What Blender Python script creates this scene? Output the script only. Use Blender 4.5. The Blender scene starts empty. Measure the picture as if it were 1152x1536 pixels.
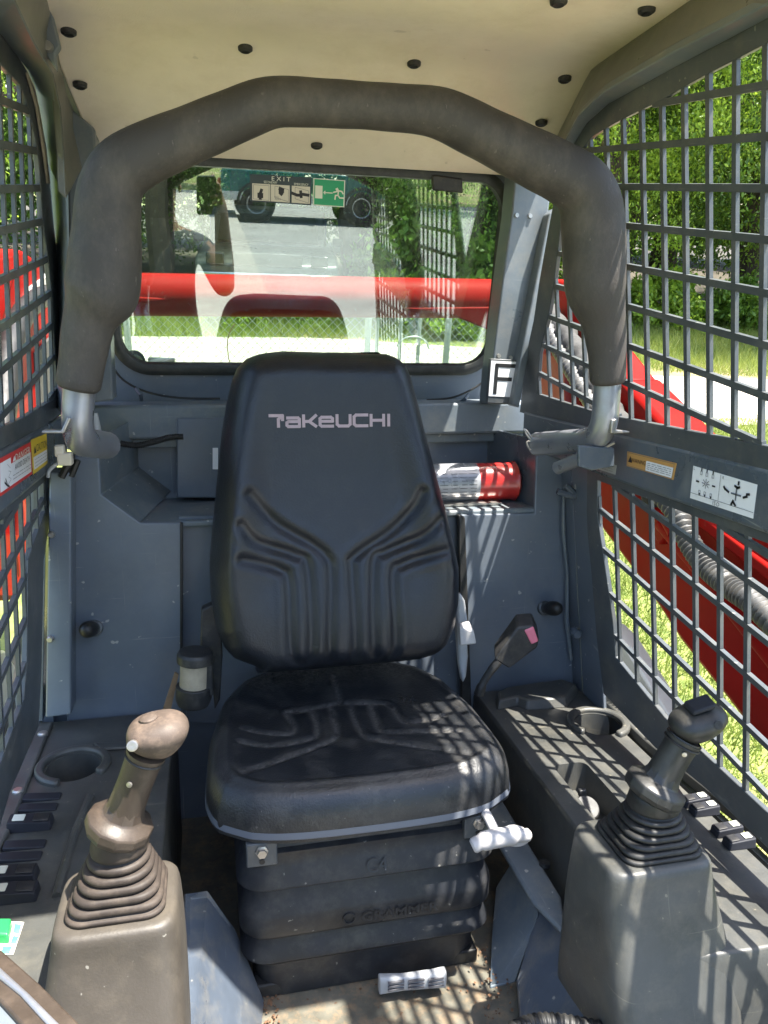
import bpy, bmesh, math, random
import numpy as np
from mathutils import Vector, Matrix
R_ = math.radians
rng = random.Random(7)
nrg = np.random.default_rng(11)
scene = bpy.context.scene
col = scene.collection

# ------------------------------------------------------------------ camera
FPX, CX, CY = 1155.0, 576.0, 768.0          # focal length and centre in photograph pixels
PSI, PIT, ROLL = R_(13.4274), R_(22.4839), R_(3.0)
CAM_H = 1.65
Fw = Vector((math.sin(PSI)*math.cos(PIT), math.cos(PSI)*math.cos(PIT), -math.sin(PIT)))
Rt = Vector((math.cos(PSI), -math.sin(PSI), 0))
Up = Vector((math.sin(PSI)*math.sin(PIT), math.cos(PSI)*math.sin(PIT), math.cos(PIT)))
Rt, Up = Rt*math.cos(ROLL)+Up*math.sin(ROLL), -Rt*math.sin(ROLL)+Up*math.cos(ROLL)
cam_d = bpy.data.cameras.new('camera')
cam = bpy.data.objects.new('camera', cam_d)
col.objects.link(cam)
m3 = Matrix((Rt, Up, -Fw)).transposed()
cam.matrix_world = Matrix.Translation((0, 0, CAM_H)) @ m3.to_4x4()
cam_d.sensor_fit = 'VERTICAL'
cam_d.sensor_height = 36.0
cam_d.lens = 36.0*FPX/1536.0
cam_d.clip_start = 0.01
cam_d.clip_end = 600
scene.camera = cam

# cab frame: the machine stands nose-up by 10 degrees. Points of the cab are given from the camera's
# position in this frame (x right, y to the rear, z up) and turned into the world by C2W.
TILT = R_(10)
C2W = Matrix(((1, 0, 0), (0, math.cos(TILT), math.sin(TILT)), (0, -math.sin(TILT), math.cos(TILT))))
W2C = C2W.transposed()
ORG = Vector((0, 0, CAM_H))

# ------------------------------------------------------------------ world, sun, exposure
SUNV = C2W @ Vector((-0.31, 0.23, -1.0)).normalized()       # direction in which sunlight travels
sun_el = math.asin(-SUNV.z)
world = bpy.data.worlds.new('World')
scene.world = world
world.use_nodes = True
nt = world.node_tree
sky = nt.nodes.new('ShaderNodeTexSky')
sky.sky_type = 'NISHITA'
sky.sun_disc = False
sky.sun_elevation = sun_el
sky.sun_rotation = math.atan2(-SUNV.x, -SUNV.y)
sky.air_density = 1.2
sky.dust_density = 1.5
nt.nodes['Background'].inputs['Strength'].default_value = 0.15
nt.links.new(sky.outputs['Color'], nt.nodes['Background'].inputs['Color'])
sun_d = bpy.data.lights.new('sun', 'SUN')
sun_d.energy = 4.6
sun_d.angle = R_(0.53)
sun_d.color = (1.0, 0.95, 0.86)
sun = bpy.data.objects.new('sun', sun_d)
col.objects.link(sun)
sun.rotation_euler = SUNV.to_track_quat('-Z', 'Y').to_euler()
sun.location = (6, -8, 16)
vs = scene.view_settings
vs.view_transform = 'Standard'
vs.look = 'None'
vs.gamma = 1.0
vs.exposure = 2.2
vs.use_curve_mapping = False
scene.cycles.max_bounces = 10
scene.cycles.transparent_max_bounces = 16
scene.cycles.use_denoising = True

# ------------------------------------------------------------------ pixel helpers (cab frame)
fC, rC, uC = W2C @ Fw, W2C @ Rt, W2C @ Up
def ray(px, py): return fC + rC*((px-CX)/FPX) - uC*((py-CY)/FPX)
def aY(px, py, y): d = ray(px, py); return d*(y/d.y)
def aX(px, py, x): d = ray(px, py); return d*(x/d.x)
def aZ(px, py, z): d = ray(px, py); return d*(z/d.z)
def aP(px, py, P, N): d = ray(px, py); return d*(P.dot(N)/d.dot(N))
def toW(v): return C2W @ Vector(v) + ORG
def wray(px, py): return C2W @ ray(px, py)
def wY(px, py, y):                     # world point at world depth y
    d = wray(px, py); return d*(y/d.y)+ORG
def wX(px, py, x):
    d = wray(px, py); return d*(x/d.x)+ORG
def wG(px, py, z=0.0):                 # world point at world height z
    d = wray(px, py); return d*((z-CAM_H)/d.z)+ORG
WYC = W2C @ Vector((0, 1, 0))          # level direction seen from the cab frame
WZC = W2C @ Vector((0, 0, 1))

# ------------------------------------------------------------------ materials
MATS = {}
def new_mat(name):
    m = bpy.data.materials.new(name)
    m.use_nodes = True
    MATS[name] = m
    n = m.node_tree.nodes
    return m, n, m.node_tree.links, n['Principled BSDF']
def mat(name, c, rough=0.5, metal=0.0, var=0.25, scale=6.0, bump=0.0, bscale=200.0, specks=0.0, speck_c=(.5, .48, .42),
        sscale=60.0, spec=0.5, scratch=0.0, dust=0.0, dust_c=(.30, .26, .19), rvar=0.12, coat=0.0, stretch=None):
    m, n, l, p = new_mat(name)
    tc = n.new('ShaderNodeTexCoord')
    src = tc.outputs['Object']
    if stretch:
        mp = n.new('ShaderNodeMapping'); mp.inputs['Scale'].default_value = stretch
        l.new(src, mp.inputs['Vector']); src = mp.outputs['Vector']
    nz = n.new('ShaderNodeTexNoise'); nz.inputs['Scale'].default_value = scale; nz.inputs['Detail'].default_value = 6
    nz.inputs['Roughness'].default_value = 0.62
    l.new(src, nz.inputs['Vector'])
    rp = n.new('ShaderNodeValToRGB')
    a = rp.color_ramp
    a.elements[0].position = 0.3; a.elements[1].position = 0.72
    a.elements[0].color = tuple(max(0, x*(1-var)) for x in c)+(1,)
    a.elements[1].color = tuple(min(1, x*(1+var)) for x in c)+(1,)
    l.new(nz.outputs['Fac'], rp.inputs['Fac'])
    out = rp.outputs['Color']
    if dust:
        dz = n.new('ShaderNodeTexNoise'); dz.inputs['Scale'].default_value = scale*1.7; dz.inputs['Detail'].default_value = 10
        dz.inputs['Roughness'].default_value = 0.75
        l.new(src, dz.inputs['Vector'])
        dm = n.new('ShaderNodeMapRange'); dm.inputs['From Min'].default_value = 0.47; dm.inputs['From Max'].default_value = 0.78
        dm.inputs['To Max'].default_value = dust
        l.new(dz.outputs['Fac'], dm.inputs['Value'])
        mx = n.new('ShaderNodeMixRGB'); mx.inputs['Color2'].default_value = dust_c+(1,)
        l.new(dm.outputs['Result'], mx.inputs['Fac']); l.new(out, mx.inputs['Color1']); out = mx.outputs['Color']
    if specks:
        vo = n.new('ShaderNodeTexNoise'); vo.inputs['Scale'].default_value = sscale; vo.inputs['Detail'].default_value = 2
        l.new(src, vo.inputs['Vector'])
        sm = n.new('ShaderNodeMapRange'); sm.inputs['From Min'].default_value = 0.74-0.05*specks; sm.inputs['From Max'].default_value = 0.77-0.05*specks
        l.new(vo.outputs['Fac'], sm.inputs['Value'])
        mx = n.new('ShaderNodeMixRGB'); mx.inputs['Color2'].default_value = speck_c+(1,)
        ml = n.new('ShaderNodeMath'); ml.operation = 'MULTIPLY'; ml.inputs[1].default_value = min(1, specks)
        l.new(sm.outputs['Result'], ml.inputs[0])
        l.new(ml.outputs[0], mx.inputs['Fac']); l.new(out, mx.inputs['Color1']); out = mx.outputs['Color']
    for sx_, sc_ in (((260, 9, 5), 1.0), ((7, 9, 240), .8)) if scratch else ():
        mp = n.new('ShaderNodeMapping'); mp.inputs['Scale'].default_value = sx_; mp.inputs['Rotation'].default_value = (.2, .5*sc_, .35)
        l.new(tc.outputs['Object'], mp.inputs['Vector'])
        sz = n.new('ShaderNodeTexNoise'); sz.inputs['Scale'].default_value = 1.0; sz.inputs['Detail'].default_value = 3
        l.new(mp.outputs['Vector'], sz.inputs['Vector'])
        sm = n.new('ShaderNodeMapRange'); sm.inputs['From Min'].default_value = .70; sm.inputs['From Max'].default_value = .80; sm.inputs['To Max'].default_value = scratch
        l.new(sz.outputs['Fac'], sm.inputs['Value'])
        mx = n.new('ShaderNodeMixRGB'); mx.inputs['Color2'].default_value = speck_c+(1,)
        l.new(sm.outputs['Result'], mx.inputs['Fac']); l.new(out, mx.inputs['Color1']); out = mx.outputs['Color']
    l.new(out, p.inputs['Base Color'])
    rr = n.new('ShaderNodeMapRange'); rr.inputs['To Min'].default_value = max(0.03, rough-rvar); rr.inputs['To Max'].default_value = min(1, rough+rvar)
    rr.inputs['From Min'].default_value = 0.3; rr.inputs['From Max'].default_value = 0.7
    l.new(nz.outputs['Fac'], rr.inputs['Value']); l.new(rr.outputs['Result'], p.inputs['Roughness'])
    p.inputs['Metallic'].default_value = metal
    p.inputs['Specular IOR Level'].default_value = spec
    if coat:
        p.inputs['Coat Weight'].default_value = coat; p.inputs['Coat Roughness'].default_value = 0.12
    if bump:
        bz = n.new('ShaderNodeTexNoise'); bz.inputs['Scale'].default_value = bscale; bz.inputs['Detail'].default_value = 3
        l.new(tc.outputs['Object'], bz.inputs['Vector'])
        bp = n.new('ShaderNodeBump'); bp.inputs['Strength'].default_value = bump; bp.inputs['Distance'].default_value = 0.002
        l.new(bz.outputs['Fac'], bp.inputs['Height']); l.new(bp.outputs['Normal'], p.inputs['Normal'])
    return m

mat('cab_paint', (.114, .135, .164), .42, var=.14, scale=5, specks=.55, sscale=55, bump=.06, bscale=120, dust=.30, dust_c=(.22, .22, .20), scratch=.35)
mat('cab_paint_dusty', (.12, .145, .165), .5, var=.2, scale=7, specks=.7, sscale=70, dust=.6, dust_c=(.30, .28, .22), bump=.08, scratch=.35)
mat('screen_paint', (.060, .068, .074), .42, var=.2, scale=9, dust=.25, specks=.3, sscale=90, scratch=.35)
mat('rail_paint', (.075, .092, .112), .32, var=.15, scale=8, dust=.25, specks=.3, sscale=80, scratch=.35)
mat('pillar_paint', (.12, .14, .155), .38, var=.18, scale=7, dust=.45, dust_c=(.28, .25, .19), scratch=.35)
mat('beam_paint', (.115, .115, .105), .36, var=.16, scale=7, dust=.4, dust_c=(.26, .22, .16), scratch=.35)
mat('headliner_cloth', (.86, .74, .61), .85, var=.10, scale=3.0, bump=.25, bscale=420, dust=.45, dust_c=(.58, .45, .30), specks=.2, sscale=40, speck_c=(.2, .15, .09))
mat('plastic_black', (.020, .020, .021), .5, var=.3, scale=30, bump=.1, bscale=500, dust=.15)
mat('rubber_black', (.012, .012, .012), .55, var=.3, scale=20, bump=.08, bscale=300, dust=.22, dust_c=(.12, .11, .09))
mat('console_plastic', (.054, .055, .051), .47, var=.22, scale=14, bump=.12, bscale=380, dust=.45, dust_c=(.14, .125, .095), specks=.35, sscale=95, speck_c=(.3, .27, .2), scratch=.35)
mat('console_plastic_faded_lit', (.050, .042, .033), .55, var=.15, scale=10, bump=.12, bscale=380, dust=.4, dust_c=(.15, .125, .09), specks=.3, sscale=95)  # brown holds both fading and the warm sunlight on the left pedestal
mat('lever_warm_lit', (.080, .060, .048), .60, var=.25, scale=25, spec=.3, dust=.7, dust_c=(.24, .175, .13), bump=.08, bscale=500)  # warm sunlight is put into the brown of the left knob
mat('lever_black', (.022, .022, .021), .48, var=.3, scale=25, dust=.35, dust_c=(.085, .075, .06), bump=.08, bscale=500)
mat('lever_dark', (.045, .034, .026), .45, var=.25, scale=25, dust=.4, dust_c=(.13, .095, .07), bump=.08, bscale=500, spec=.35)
mat('boot_warm_lit', (.036, .028, .023), .6, var=.25, scale=22, dust=.5, dust_c=(.13, .10, .075), spec=.3)  # left boot, its brown tinted by painted-in warm sunlight
mat('seat_vinyl', (.0085, .0105, .0150), .38, var=.25, scale=12, bump=.35, bscale=330, dust=.10, dust_c=(.09, .085, .075), rvar=.10, spec=.45)
mat('seat_vinyl_dusty', (.0135, .0148, .0170), .36, var=.25, scale=10, bump=.35, bscale=330, dust=.42, dust_c=(.12, .11, .095), rvar=.1, specks=.30, sscale=170, speck_c=(.24, .22, .2))
mat('seat_trim', (.10, .112, .135), .45, var=.1)
mat('bellows_rubber', (.013, .0145, .018), .52, var=.3, scale=16, dust=.35, dust_c=(.12, .11, .09), specks=.25, sscale=110, bump=.06)
mat('foam_pad', (.046, .040, .036), .66, var=.25, scale=9, bump=.22, bscale=260, dust=.75, dust_c=(.125, .105, .085), specks=.45, sscale=190, speck_c=(.15, .13, .11), stretch=(1, 1, .6))
mat('bar_steel', (.27, .28, .31), .34, metal=.6, var=.18, scale=14, dust=.3, dust_c=(.22, .15, .1))
mat('bare_steel', (.42, .40, .37), .35, metal=.8, var=.3, scale=30, dust=.4, dust_c=(.25, .15, .08))
mat('grey_plastic', (.34, .35, .36), .5, var=.08, scale=20, dust=.2)
mat('white_plastic', (.42, .40, .39), .5, var=.06, scale=20, dust=.2)
mat('red_paint', (.27, .008, .006), .50, var=.2, scale=4, dust=.30, dust_c=(.22, .022, .014), spec=.06, specks=.25, sscale=40, speck_c=(.2, .1, .07))
mat('orange_red_paint', (.30, .022, .012), .6, var=.16, scale=4, dust=.25, dust_c=(.4, .2, .10))
mat('extinguisher_red', (.42, .022, .018), .28, var=.08, scale=10, coat=.5)
mat('extinguisher_label', (.36, .37, .39), .3, metal=.35, var=.1, scale=20)
mat('hose_grey', (.065, .065, .062), .5, var=.2, scale=20, dust=.3)
mat('hose_sleeve', (.055, .053, .048), .85, var=.3, scale=40, bump=.5, bscale=120)
mat('webbing', (.33, .28, .20), .8, var=.15, scale=60, bump=.4, bscale=600)
mat('webbing_brown', (.20, .13, .07), .8, var=.25, scale=50)
mat('button_pink', (.62, .16, .22), .4, var=.1)
mat('white_vinyl', (.74, .74, .76), .45, var=.05, scale=20)
mat('black_ink', (.012, .012, .013), .5, var=.05)
mat('dark_ink', (.10, .10, .11), .5, var=.05)
mat('danger_red', (.60, .035, .03), .45, var=.06)
mat('caution_yellow', (.68, .47, .03), .45, var=.06)
mat('warning_orange', (.50, .27, .08), .45, var=.06)
mat('sticker_black', (.012, .03, .034), .4, var=.1)
mat('sticker_cream', (.66, .60, .50), .5, var=.05)
mat('exit_green', (.010, .33, .14), .45, var=.06)
mat('exit_white', (.74, .74, .62), .45, var=.05)
mat('logo_pink', (.36, .27, .28), .55, var=.12, scale=60)
mat('switch_black', (.020, .021, .026), .6, var=.2, scale=40, spec=.25)
mat('switch_lens', (.60, .60, .50), .4, var=.08)
mat('switch_green', (.02, .24, .07), .4, var=.1)
mat('green_label', (.08, .26, .20), .5, var=.4, scale=80)
mat('floor_paint', (.075, .092, .118), .36, var=.25, scale=9, dust=.55, dust_c=(.27, .235, .17), specks=.4, sscale=60, scratch=.35)
mat('floor_worn', (.10, .095, .075), .5, var=.4, scale=22, dust=.8, dust_c=(.30, .19, .10), specks=.8, sscale=80, speck_c=(.10, .05, .025))
mat('leaf_litter', (.12, .065, .035), .9, var=.4, scale=50)
mat('gasket_rubber', (.022, .024, .022), .5, var=.3, scale=25, dust=.3, dust_c=(.14, .13, .10))
mat('bark', (.085, .062, .045), .9, var=.4, scale=12, bump=.7, bscale=30)
mat('fence_steel', (.42, .43, .42), .45, metal=.4, var=.15)
mat('asphalt', (.30, .30, .29), .85, var=.16, scale=1.2, bump=.4, bscale=90)
mat('concrete', (.40, .38, .34), .85, var=.14, scale=1.5, bump=.3, bscale=80)
mat('gravel_pale', (.46, .42, .35), .9, var=.3, scale=9, bump=.6, bscale=40)
mat('suv_paint', (.02, .13, .13), .25, var=.1, coat=.5)
mat('suv_white', (.55, .56, .55), .3, var=.08, coat=.4)
mat('dark_paint', (.03, .035, .034), .35, var=.2, coat=.3)
mat('tyre', (.016, .016, .016), .8, var=.3, scale=30)
mat('rim_alloy', (.42, .42, .42), .35, metal=.8, var=.15)
mat('chrome', (.6, .6, .6), .15, metal=1, var=.05)
mat('dark_glass', (.012, .016, .016), .08, var=.1)
mat('mirror', (.75, .78, .8), .04, metal=1, var=.02)
mat('skin', (.20, .105, .065), .55, var=.12, scale=20)
mat('shirt', (.045, .05, .055), .85, var=.2, scale=15)
mat('trousers', (.035, .04, .06), .85, var=.2, scale=15)
mat('hair', (.01, .008, .007), .7, var=.3, scale=60)
mat('white_hood', (.60, .60, .56), .4, var=.06, scale=3, dust=.2)

def leaf_mat(name, c, c2):
    m, n, l, p = new_mat(name)
    oi = n.new('ShaderNodeNewGeometry')
    tc = n.new('ShaderNodeTexCoord')
    nz = n.new('ShaderNodeTexNoise'); nz.inputs['Scale'].default_value = 1.3; nz.inputs['Detail'].default_value = 5
    l.new(tc.outputs['Object'], nz.inputs['Vector'])
    ad = n.new('ShaderNodeMath'); ad.operation = 'MULTIPLY_ADD'; ad.inputs[1].default_value = .55; ad.inputs[2].default_value = 0
    l.new(oi.outputs['Random Per Island'], ad.inputs[0])
    a2 = n.new('ShaderNodeMath'); a2.operation = 'ADD'
    ml = n.new('ShaderNodeMath'); ml.operation = 'MULTIPLY'; ml.inputs[1].default_value = .7
    l.new(nz.outputs['Fac'], ml.inputs[0]); l.new(ad.outputs[0], a2.inputs[0]); l.new(ml.outputs[0], a2.inputs[1])
    rp = n.new('ShaderNodeValToRGB')
    rp.color_ramp.elements[0].color = c+(1,); rp.color_ramp.elements[1].color = c2+(1,)
    rp.color_ramp.elements[0].position = .25; rp.color_ramp.elements[1].position = .95
    l.new(a2.outputs[0], rp.inputs['Fac'])
    l.new(rp.outputs['Color'], p.inputs['Base Color'])
    p.inputs['Roughness'].default_value = .5
    tr = n.new('ShaderNodeBsdfTranslucent')
    l.new(rp.outputs['Color'], tr.inputs['Color'])
    mx = n.new('ShaderNodeMixShader'); mx.inputs['Fac'].default_value = .42
    l.new(p.outputs[0], mx.inputs[1]); l.new(tr.outputs[0], mx.inputs[2])
    l.new(mx.outputs[0], n['Material Output'].inputs['Surface'])
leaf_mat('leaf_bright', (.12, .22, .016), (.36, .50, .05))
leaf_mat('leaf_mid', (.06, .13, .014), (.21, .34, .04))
leaf_mat('leaf_dark_shade', (.04, .09, .012), (.14, .25, .03))  # dark tone also paints in the shade deep in the wood
leaf_mat('grass_blade', (.10, .17, .025), (.32, .36, .08))

def ground_mat():
    m, n, l, p = new_mat('grass_ground')
    tc = n.new('ShaderNodeTexCoord')
    def noise(s, d=6):
        z = n.new('ShaderNodeTexNoise'); z.inputs['Scale'].default_value = s; z.inputs['Detail'].default_value = d
        l.new(tc.outputs['Object'], z.inputs['Vector']); return z
    a = noise(.6); b = noise(14)
    r1 = n.new('ShaderNodeValToRGB'); e = r1.color_ramp
    e.elements[0].color = (.075, .115, .022, 1); e.elements[0].position = .3
    e.elements[1].color = (.27, .28, .085, 1); e.elements[1].position = .75
    l.new(b.outputs['Fac'], r1.inputs['Fac'])
    r2 = n.new('ShaderNodeValToRGB'); e = r2.color_ramp
    e.elements[0].color = (0, 0, 0, 1); e.elements[0].position = .52
    e.elements[1].color = (1, 1, 1, 1); e.elements[1].position = .68
    l.new(a.outputs['Fac'], r2.inputs['Fac'])
    mx = n.new('ShaderNodeMixRGB'); mx.inputs['Color2'].default_value = (.30, .23, .13, 1)
    l.new(r2.outputs['Color'], mx.inputs['Fac']); l.new(r1.outputs['Color'], mx.inputs['Color1'])
    l.new(mx.outputs['Color'], p.inputs['Base Color'])
    p.inputs['Roughness'].default_value = .95
    bp = n.new('ShaderNodeBump'); bp.inputs['Strength'].default_value = .6; bp.inputs['Distance'].default_value = .03
    l.new(b.outputs['Fac'], bp.inputs['Height']); l.new(bp.outputs['Normal'], p.inputs['Normal'])
ground_mat()

def glass_mat():
    m, n, l, p = new_mat('window_glass')
    tr = n.new('ShaderNodeBsdfTransparent'); tr.inputs['Color'].default_value = (.80, .90, .83, 1)
    gl = n.new('ShaderNodeBsdfGlossy'); gl.inputs['Roughness'].default_value = 0.0; gl.inputs['Color'].default_value = (.95, 1, .97, 1)
    fr = n.new('ShaderNodeFresnel'); fr.inputs['IOR'].default_value = 2.15
    mx = n.new('ShaderNodeMixShader')
    l.new(fr.outputs['Fac'], mx.inputs['Fac']); l.new(tr.outputs[0], mx.inputs[1]); l.new(gl.outputs[0], mx.inputs[2])
    df = n.new('ShaderNodeBsdfDiffuse'); df.inputs['Color'].default_value = (.55, .53, .45, 1)
    tc = n.new('ShaderNodeTexCoord')
    nz = n.new('ShaderNodeTexNoise'); nz.inputs['Scale'].default_value = 130; nz.inputs['Detail'].default_value = 3
    l.new(tc.outputs['Object'], nz.inputs['Vector'])
    n2 = n.new('ShaderNodeTexNoise'); n2.inputs['Scale'].default_value = 5; n2.inputs['Detail'].default_value = 5
    l.new(tc.outputs['Object'], n2.inputs['Vector'])
    mr = n.new('ShaderNodeMapRange'); mr.inputs['From Min'].default_value = .67; mr.inputs['From Max'].default_value = .72; mr.inputs['To Max'].default_value = .22
    l.new(nz.outputs['Fac'], mr.inputs['Value'])
    m2 = n.new('ShaderNodeMapRange'); m2.inputs['From Min'].default_value = .35; m2.inputs['From Max'].default_value = .8; m2.inputs['To Max'].default_value = .05; m2.inputs['To Min'].default_value = .008
    l.new(n2.outputs['Fac'], m2.inputs['Value'])
    ad = n.new('ShaderNodeMath'); ad.operation = 'ADD'
    l.new(mr.outputs[0], ad.inputs[0]); l.new(m2.outputs[0], ad.inputs[1])
    mx2 = n.new('ShaderNodeMixShader')
    l.new(ad.outputs[0], mx2.inputs['Fac']); l.new(mx.outputs[0], mx2.inputs[1]); l.new(df.outputs[0], mx2.inputs[2])
    l.new(mx2.outputs[0], n['Material Output'].inputs['Surface'])
glass_mat()

# ------------------------------------------------------------------ mesh helpers
WLOC = {}
def tag(o, label=None, cat=None, group=None, kind=None):
    if label: o['label'] = label
    if cat: o['category'] = cat
    if group: o['group'] = group
    if kind: o['kind'] = kind
    return o
def thing(name, label, cat, loc, group=None, world_space=False):
    o = bpy.data.objects.new(name, None)
    col.objects.link(o)
    o.empty_display_size = .05
    w = Vector(loc) if world_space else toW(loc)
    o.location = w
    WLOC[o] = w.copy()
    return tag(o, label, cat, group)

class MB:
    def __init__(s): s.v = []; s.f = []
    def add(s, verts, faces):
        b = len(s.v); s.v += [Vector(x) for x in verts]; s.f += [tuple(i+b for i in f) for f in faces]; return s
    def box(s, c, size, mtx=None):
        x, y, z = [k/2 for k in size]; c = Vector(c)
        vv = [Vector((a*x, b*y, d*z)) for a in (-1, 1) for b in (-1, 1) for d in (-1, 1)]
        if mtx: vv = [mtx @ q for q in vv]
        return s.add([c+q for q in vv], [(0, 1, 3, 2), (4, 6, 7, 5), (0, 4, 5, 1), (2, 3, 7, 6), (0, 2, 6, 4), (1, 5, 7, 3)])
    def prism(s, pts, ext):                 # polygon and extrusion vector
        ext = Vector(ext); n = len(pts); a = [Vector(p) for p in pts]
        return s.add(a+[p+ext for p in a], [tuple(range(n))[::-1], tuple(range(n, 2*n))]+[(i, (i+1) % n, n+(i+1) % n, n+i) for i in range(n)])
    def ring(s, inner, outer, ext, closed=True):   # plate between two loops of equal length
        ext = Vector(ext); n = len(inner); k = n if closed else n-1
        A = [Vector(p) for p in inner]; Bq = [Vector(p) for p in outer]
        vv = A+Bq+[p+ext for p in A]+[p+ext for p in Bq]; ff = []
        for i in range(k):
            j = (i+1) % n
            ff += [(i, j, n+j, n+i), (2*n+i, 3*n+i, 3*n+j, 2*n+j), (i, 2*n+i, 2*n+j, j), (n+i, n+j, 3*n+j, 3*n+i)]
        if not closed:
            ff += [(0, n, 3*n, 2*n), (n-1, 3*n-1, 4*n-1, 2*n-1)]
        return s.add(vv, ff)
    def tube(s, path, r, seg=12, cap=True, squash=None):
        P = [Vector(p) for p in path]; n = len(P); rings = []
        t0 = (P[1]-P[0]).normalized()
        ref = Vector((0, 0, 1)) if abs(t0.z) < .9 else Vector((0, 1, 0))
        u = (ref-t0*ref.dot(t0)).normalized()
        for i in range(n):
            t = (P[min(i+1, n-1)]-P[max(i-1, 0)]).normalized()
            u = (u-t*u.dot(t)).normalized(); w = t.cross(u)
            rr = r[i] if isinstance(r, (list, tuple)) else r
            rings.append([P[i]+(u*math.cos(2*math.pi*k/seg)+w*math.sin(2*math.pi*k/seg))*rr for k in range(seg)])
        b = len(s.v); s.v += [q for g in rings for q in g]
        for i in range(n-1):
            for k in range(seg):
                k2 = (k+1) % seg
                s.f.append((b+i*seg+k, b+i*seg+k2, b+(i+1)*seg+k2, b+(i+1)*seg+k))
        if cap:
            s.f.append(tuple(b+k for k in range(seg))[::-1]); s.f.append(tuple(b+(n-1)*seg+k for k in range(seg)))
        return s
    def lathe(s, prof, c, ax, seg=24, xs=1.0):    # prof: (radius, distance along axis)
        ax = Vector(ax).normalized(); c = Vector(c)
        ref = Vector((1, 0, 0)) if abs(ax.x) < .9 else Vector((0, 0, 1))
        u = (ref-ax*ref.dot(ax)).normalized(); w = ax.cross(u)
        b = len(s.v); n = len(prof)
        for r, h in prof:
            for k in range(seg):
                a = 2*math.pi*k/seg
                s.v.append(c+ax*h+(u*math.cos(a)*xs+w*math.sin(a))*r)
        for i in range(n-1):
            for k in range(seg):
                k2 = (k+1) % seg
                s.f.append((b+i*seg+k, b+i*seg+k2, b+(i+1)*seg+k2, b+(i+1)*seg+k))
        s.f.append(tuple(b+k for k in range(seg))[::-1]); s.f.append(tuple(b+(n-1)*seg+k for k in range(seg)))
        return s
    def loft(s, loops, cap=True):
        b = len(s.v); n = len(loops[0])
        for L in loops: s.v += [Vector(q) for q in L]
        for i in range(len(loops)-1):
            for k in range(n):
                k2 = (k+1) % n
                s.f.append((b+i*n+k, b+i*n+k2, b+(i+1)*n+k2, b+(i+1)*n+k))
        if cap:
            s.f.append(tuple(b+k for k in range(n))[::-1]); s.f.append(tuple(b+(len(loops)-1)*n+k for k in range(n)))
        return s
    def build(s, name, m, parent=None, smooth=True, ang=35, bevel=0.0, segs=2, world_space=False, subsurf=0):
        V = s.v if world_space else [toW(q) for q in s.v]
        lo = Vector((min(q.x for q in V), min(q.y for q in V), min(q.z for q in V)))
        hi = Vector((max(q.x for q in V), max(q.y for q in V), max(q.z for q in V)))
        o0 = Vector(((lo.x+hi.x)/2, (lo.y+hi.y)/2, lo.z))
        me = bpy.data.meshes.new(name)
        me.from_pydata([q-o0 for q in V], [], s.f)
        bm = bmesh.new(); bm.from_mesh(me)
        bmesh.ops.recalc_face_normals(bm, faces=bm.faces)
        bm.to_mesh(me); bm.free()
        if smooth:
            me.polygons.foreach_set('use_smooth', [True]*len(me.polygons))
            me.set_sharp_from_angle(angle=R_(ang))
        me.materials.append(MATS[m])
        o = bpy.data.objects.new(name, me)
        col.objects.link(o)
        if parent is not None:
            o.parent = parent; o.location = o0-WLOC[parent]
        else:
            o.location = o0
        WLOC[o] = o0
        if bevel:
            bv = o.modifiers.new('bevel', 'BEVEL'); bv.width = bevel; bv.segments = segs; bv.limit_method = 'ANGLE'; bv.angle_limit = R_(30)
            bv.harden_normals = False
        if subsurf:
            sb = o.modifiers.new('sub', 'SUBSURF'); sb.levels = subsurf; sb.render_levels = subsurf
        return o

def rrect(w, h, r, n=5):                    # rounded rectangle, centred, list of (a, b)
    out = []
    for cx_, cy_, a0 in ((w/2-r, h/2-r, 0), (-w/2+r, h/2-r, 90), (-w/2+r, -h/2+r, 180), (w/2-r, -h/2+r, 270)):
        for k in range(n+1):
            a = R_(a0+90*k/n); out.append((cx_+r*math.cos(a), cy_+r*math.sin(a)))
    return out
def catmull(pts, n=6):
    P = [Vector(p) for p in pts]; out = []
    for i in range(len(P)-1):
        a, b, c, d = P[max(i-1, 0)], P[i], P[i+1], P[min(i+2, len(P)-1)]
        for k in range(n):
            t = k/n
            out.append(.5*((2*b)+(c-a)*t+(2*a-5*b+4*c-d)*t*t+(3*b-a-3*c+d)*t**3))
    out.append(P[-1]); return out
def fillet(pts, r, n=6):                    # polyline with rounded corners
    P = [Vector(p) for p in pts]; out = [P[0]]
    for i in range(1, len(P)-1):
        a, b, c = P[i-1], P[i], P[i+1]
        rr = min(r, (a-b).length*.49, (c-b).length*.49)
        p0 = b+(a-b).normalized()*rr; p1 = b+(c-b).normalized()*rr
        for k in range(n+1):
            t = k/n; out.append(p0*(1-t)**2+b*2*t*(1-t)+p1*t*t)
    out.append(P[-1]); return out
def boolean_cut(o, cutters):
    for c in cutters:
        md = o.modifiers.new('cut', 'BOOLEAN'); md.operation = 'DIFFERENCE'; md.object = c; md.solver = 'EXACT'
    bpy.context.view_layer.update()
    dg = bpy.context.evaluated_depsgraph_get()
    me = bpy.data.meshes.new_from_object(o.evaluated_get(dg))
    o.modifiers.clear(); o.data = me
    me.set_sharp_from_angle(angle=R_(35))
    for c in cutters:
        WLOC.pop(c, None); bpy.data.objects.remove(c, do_unlink=True)
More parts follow.
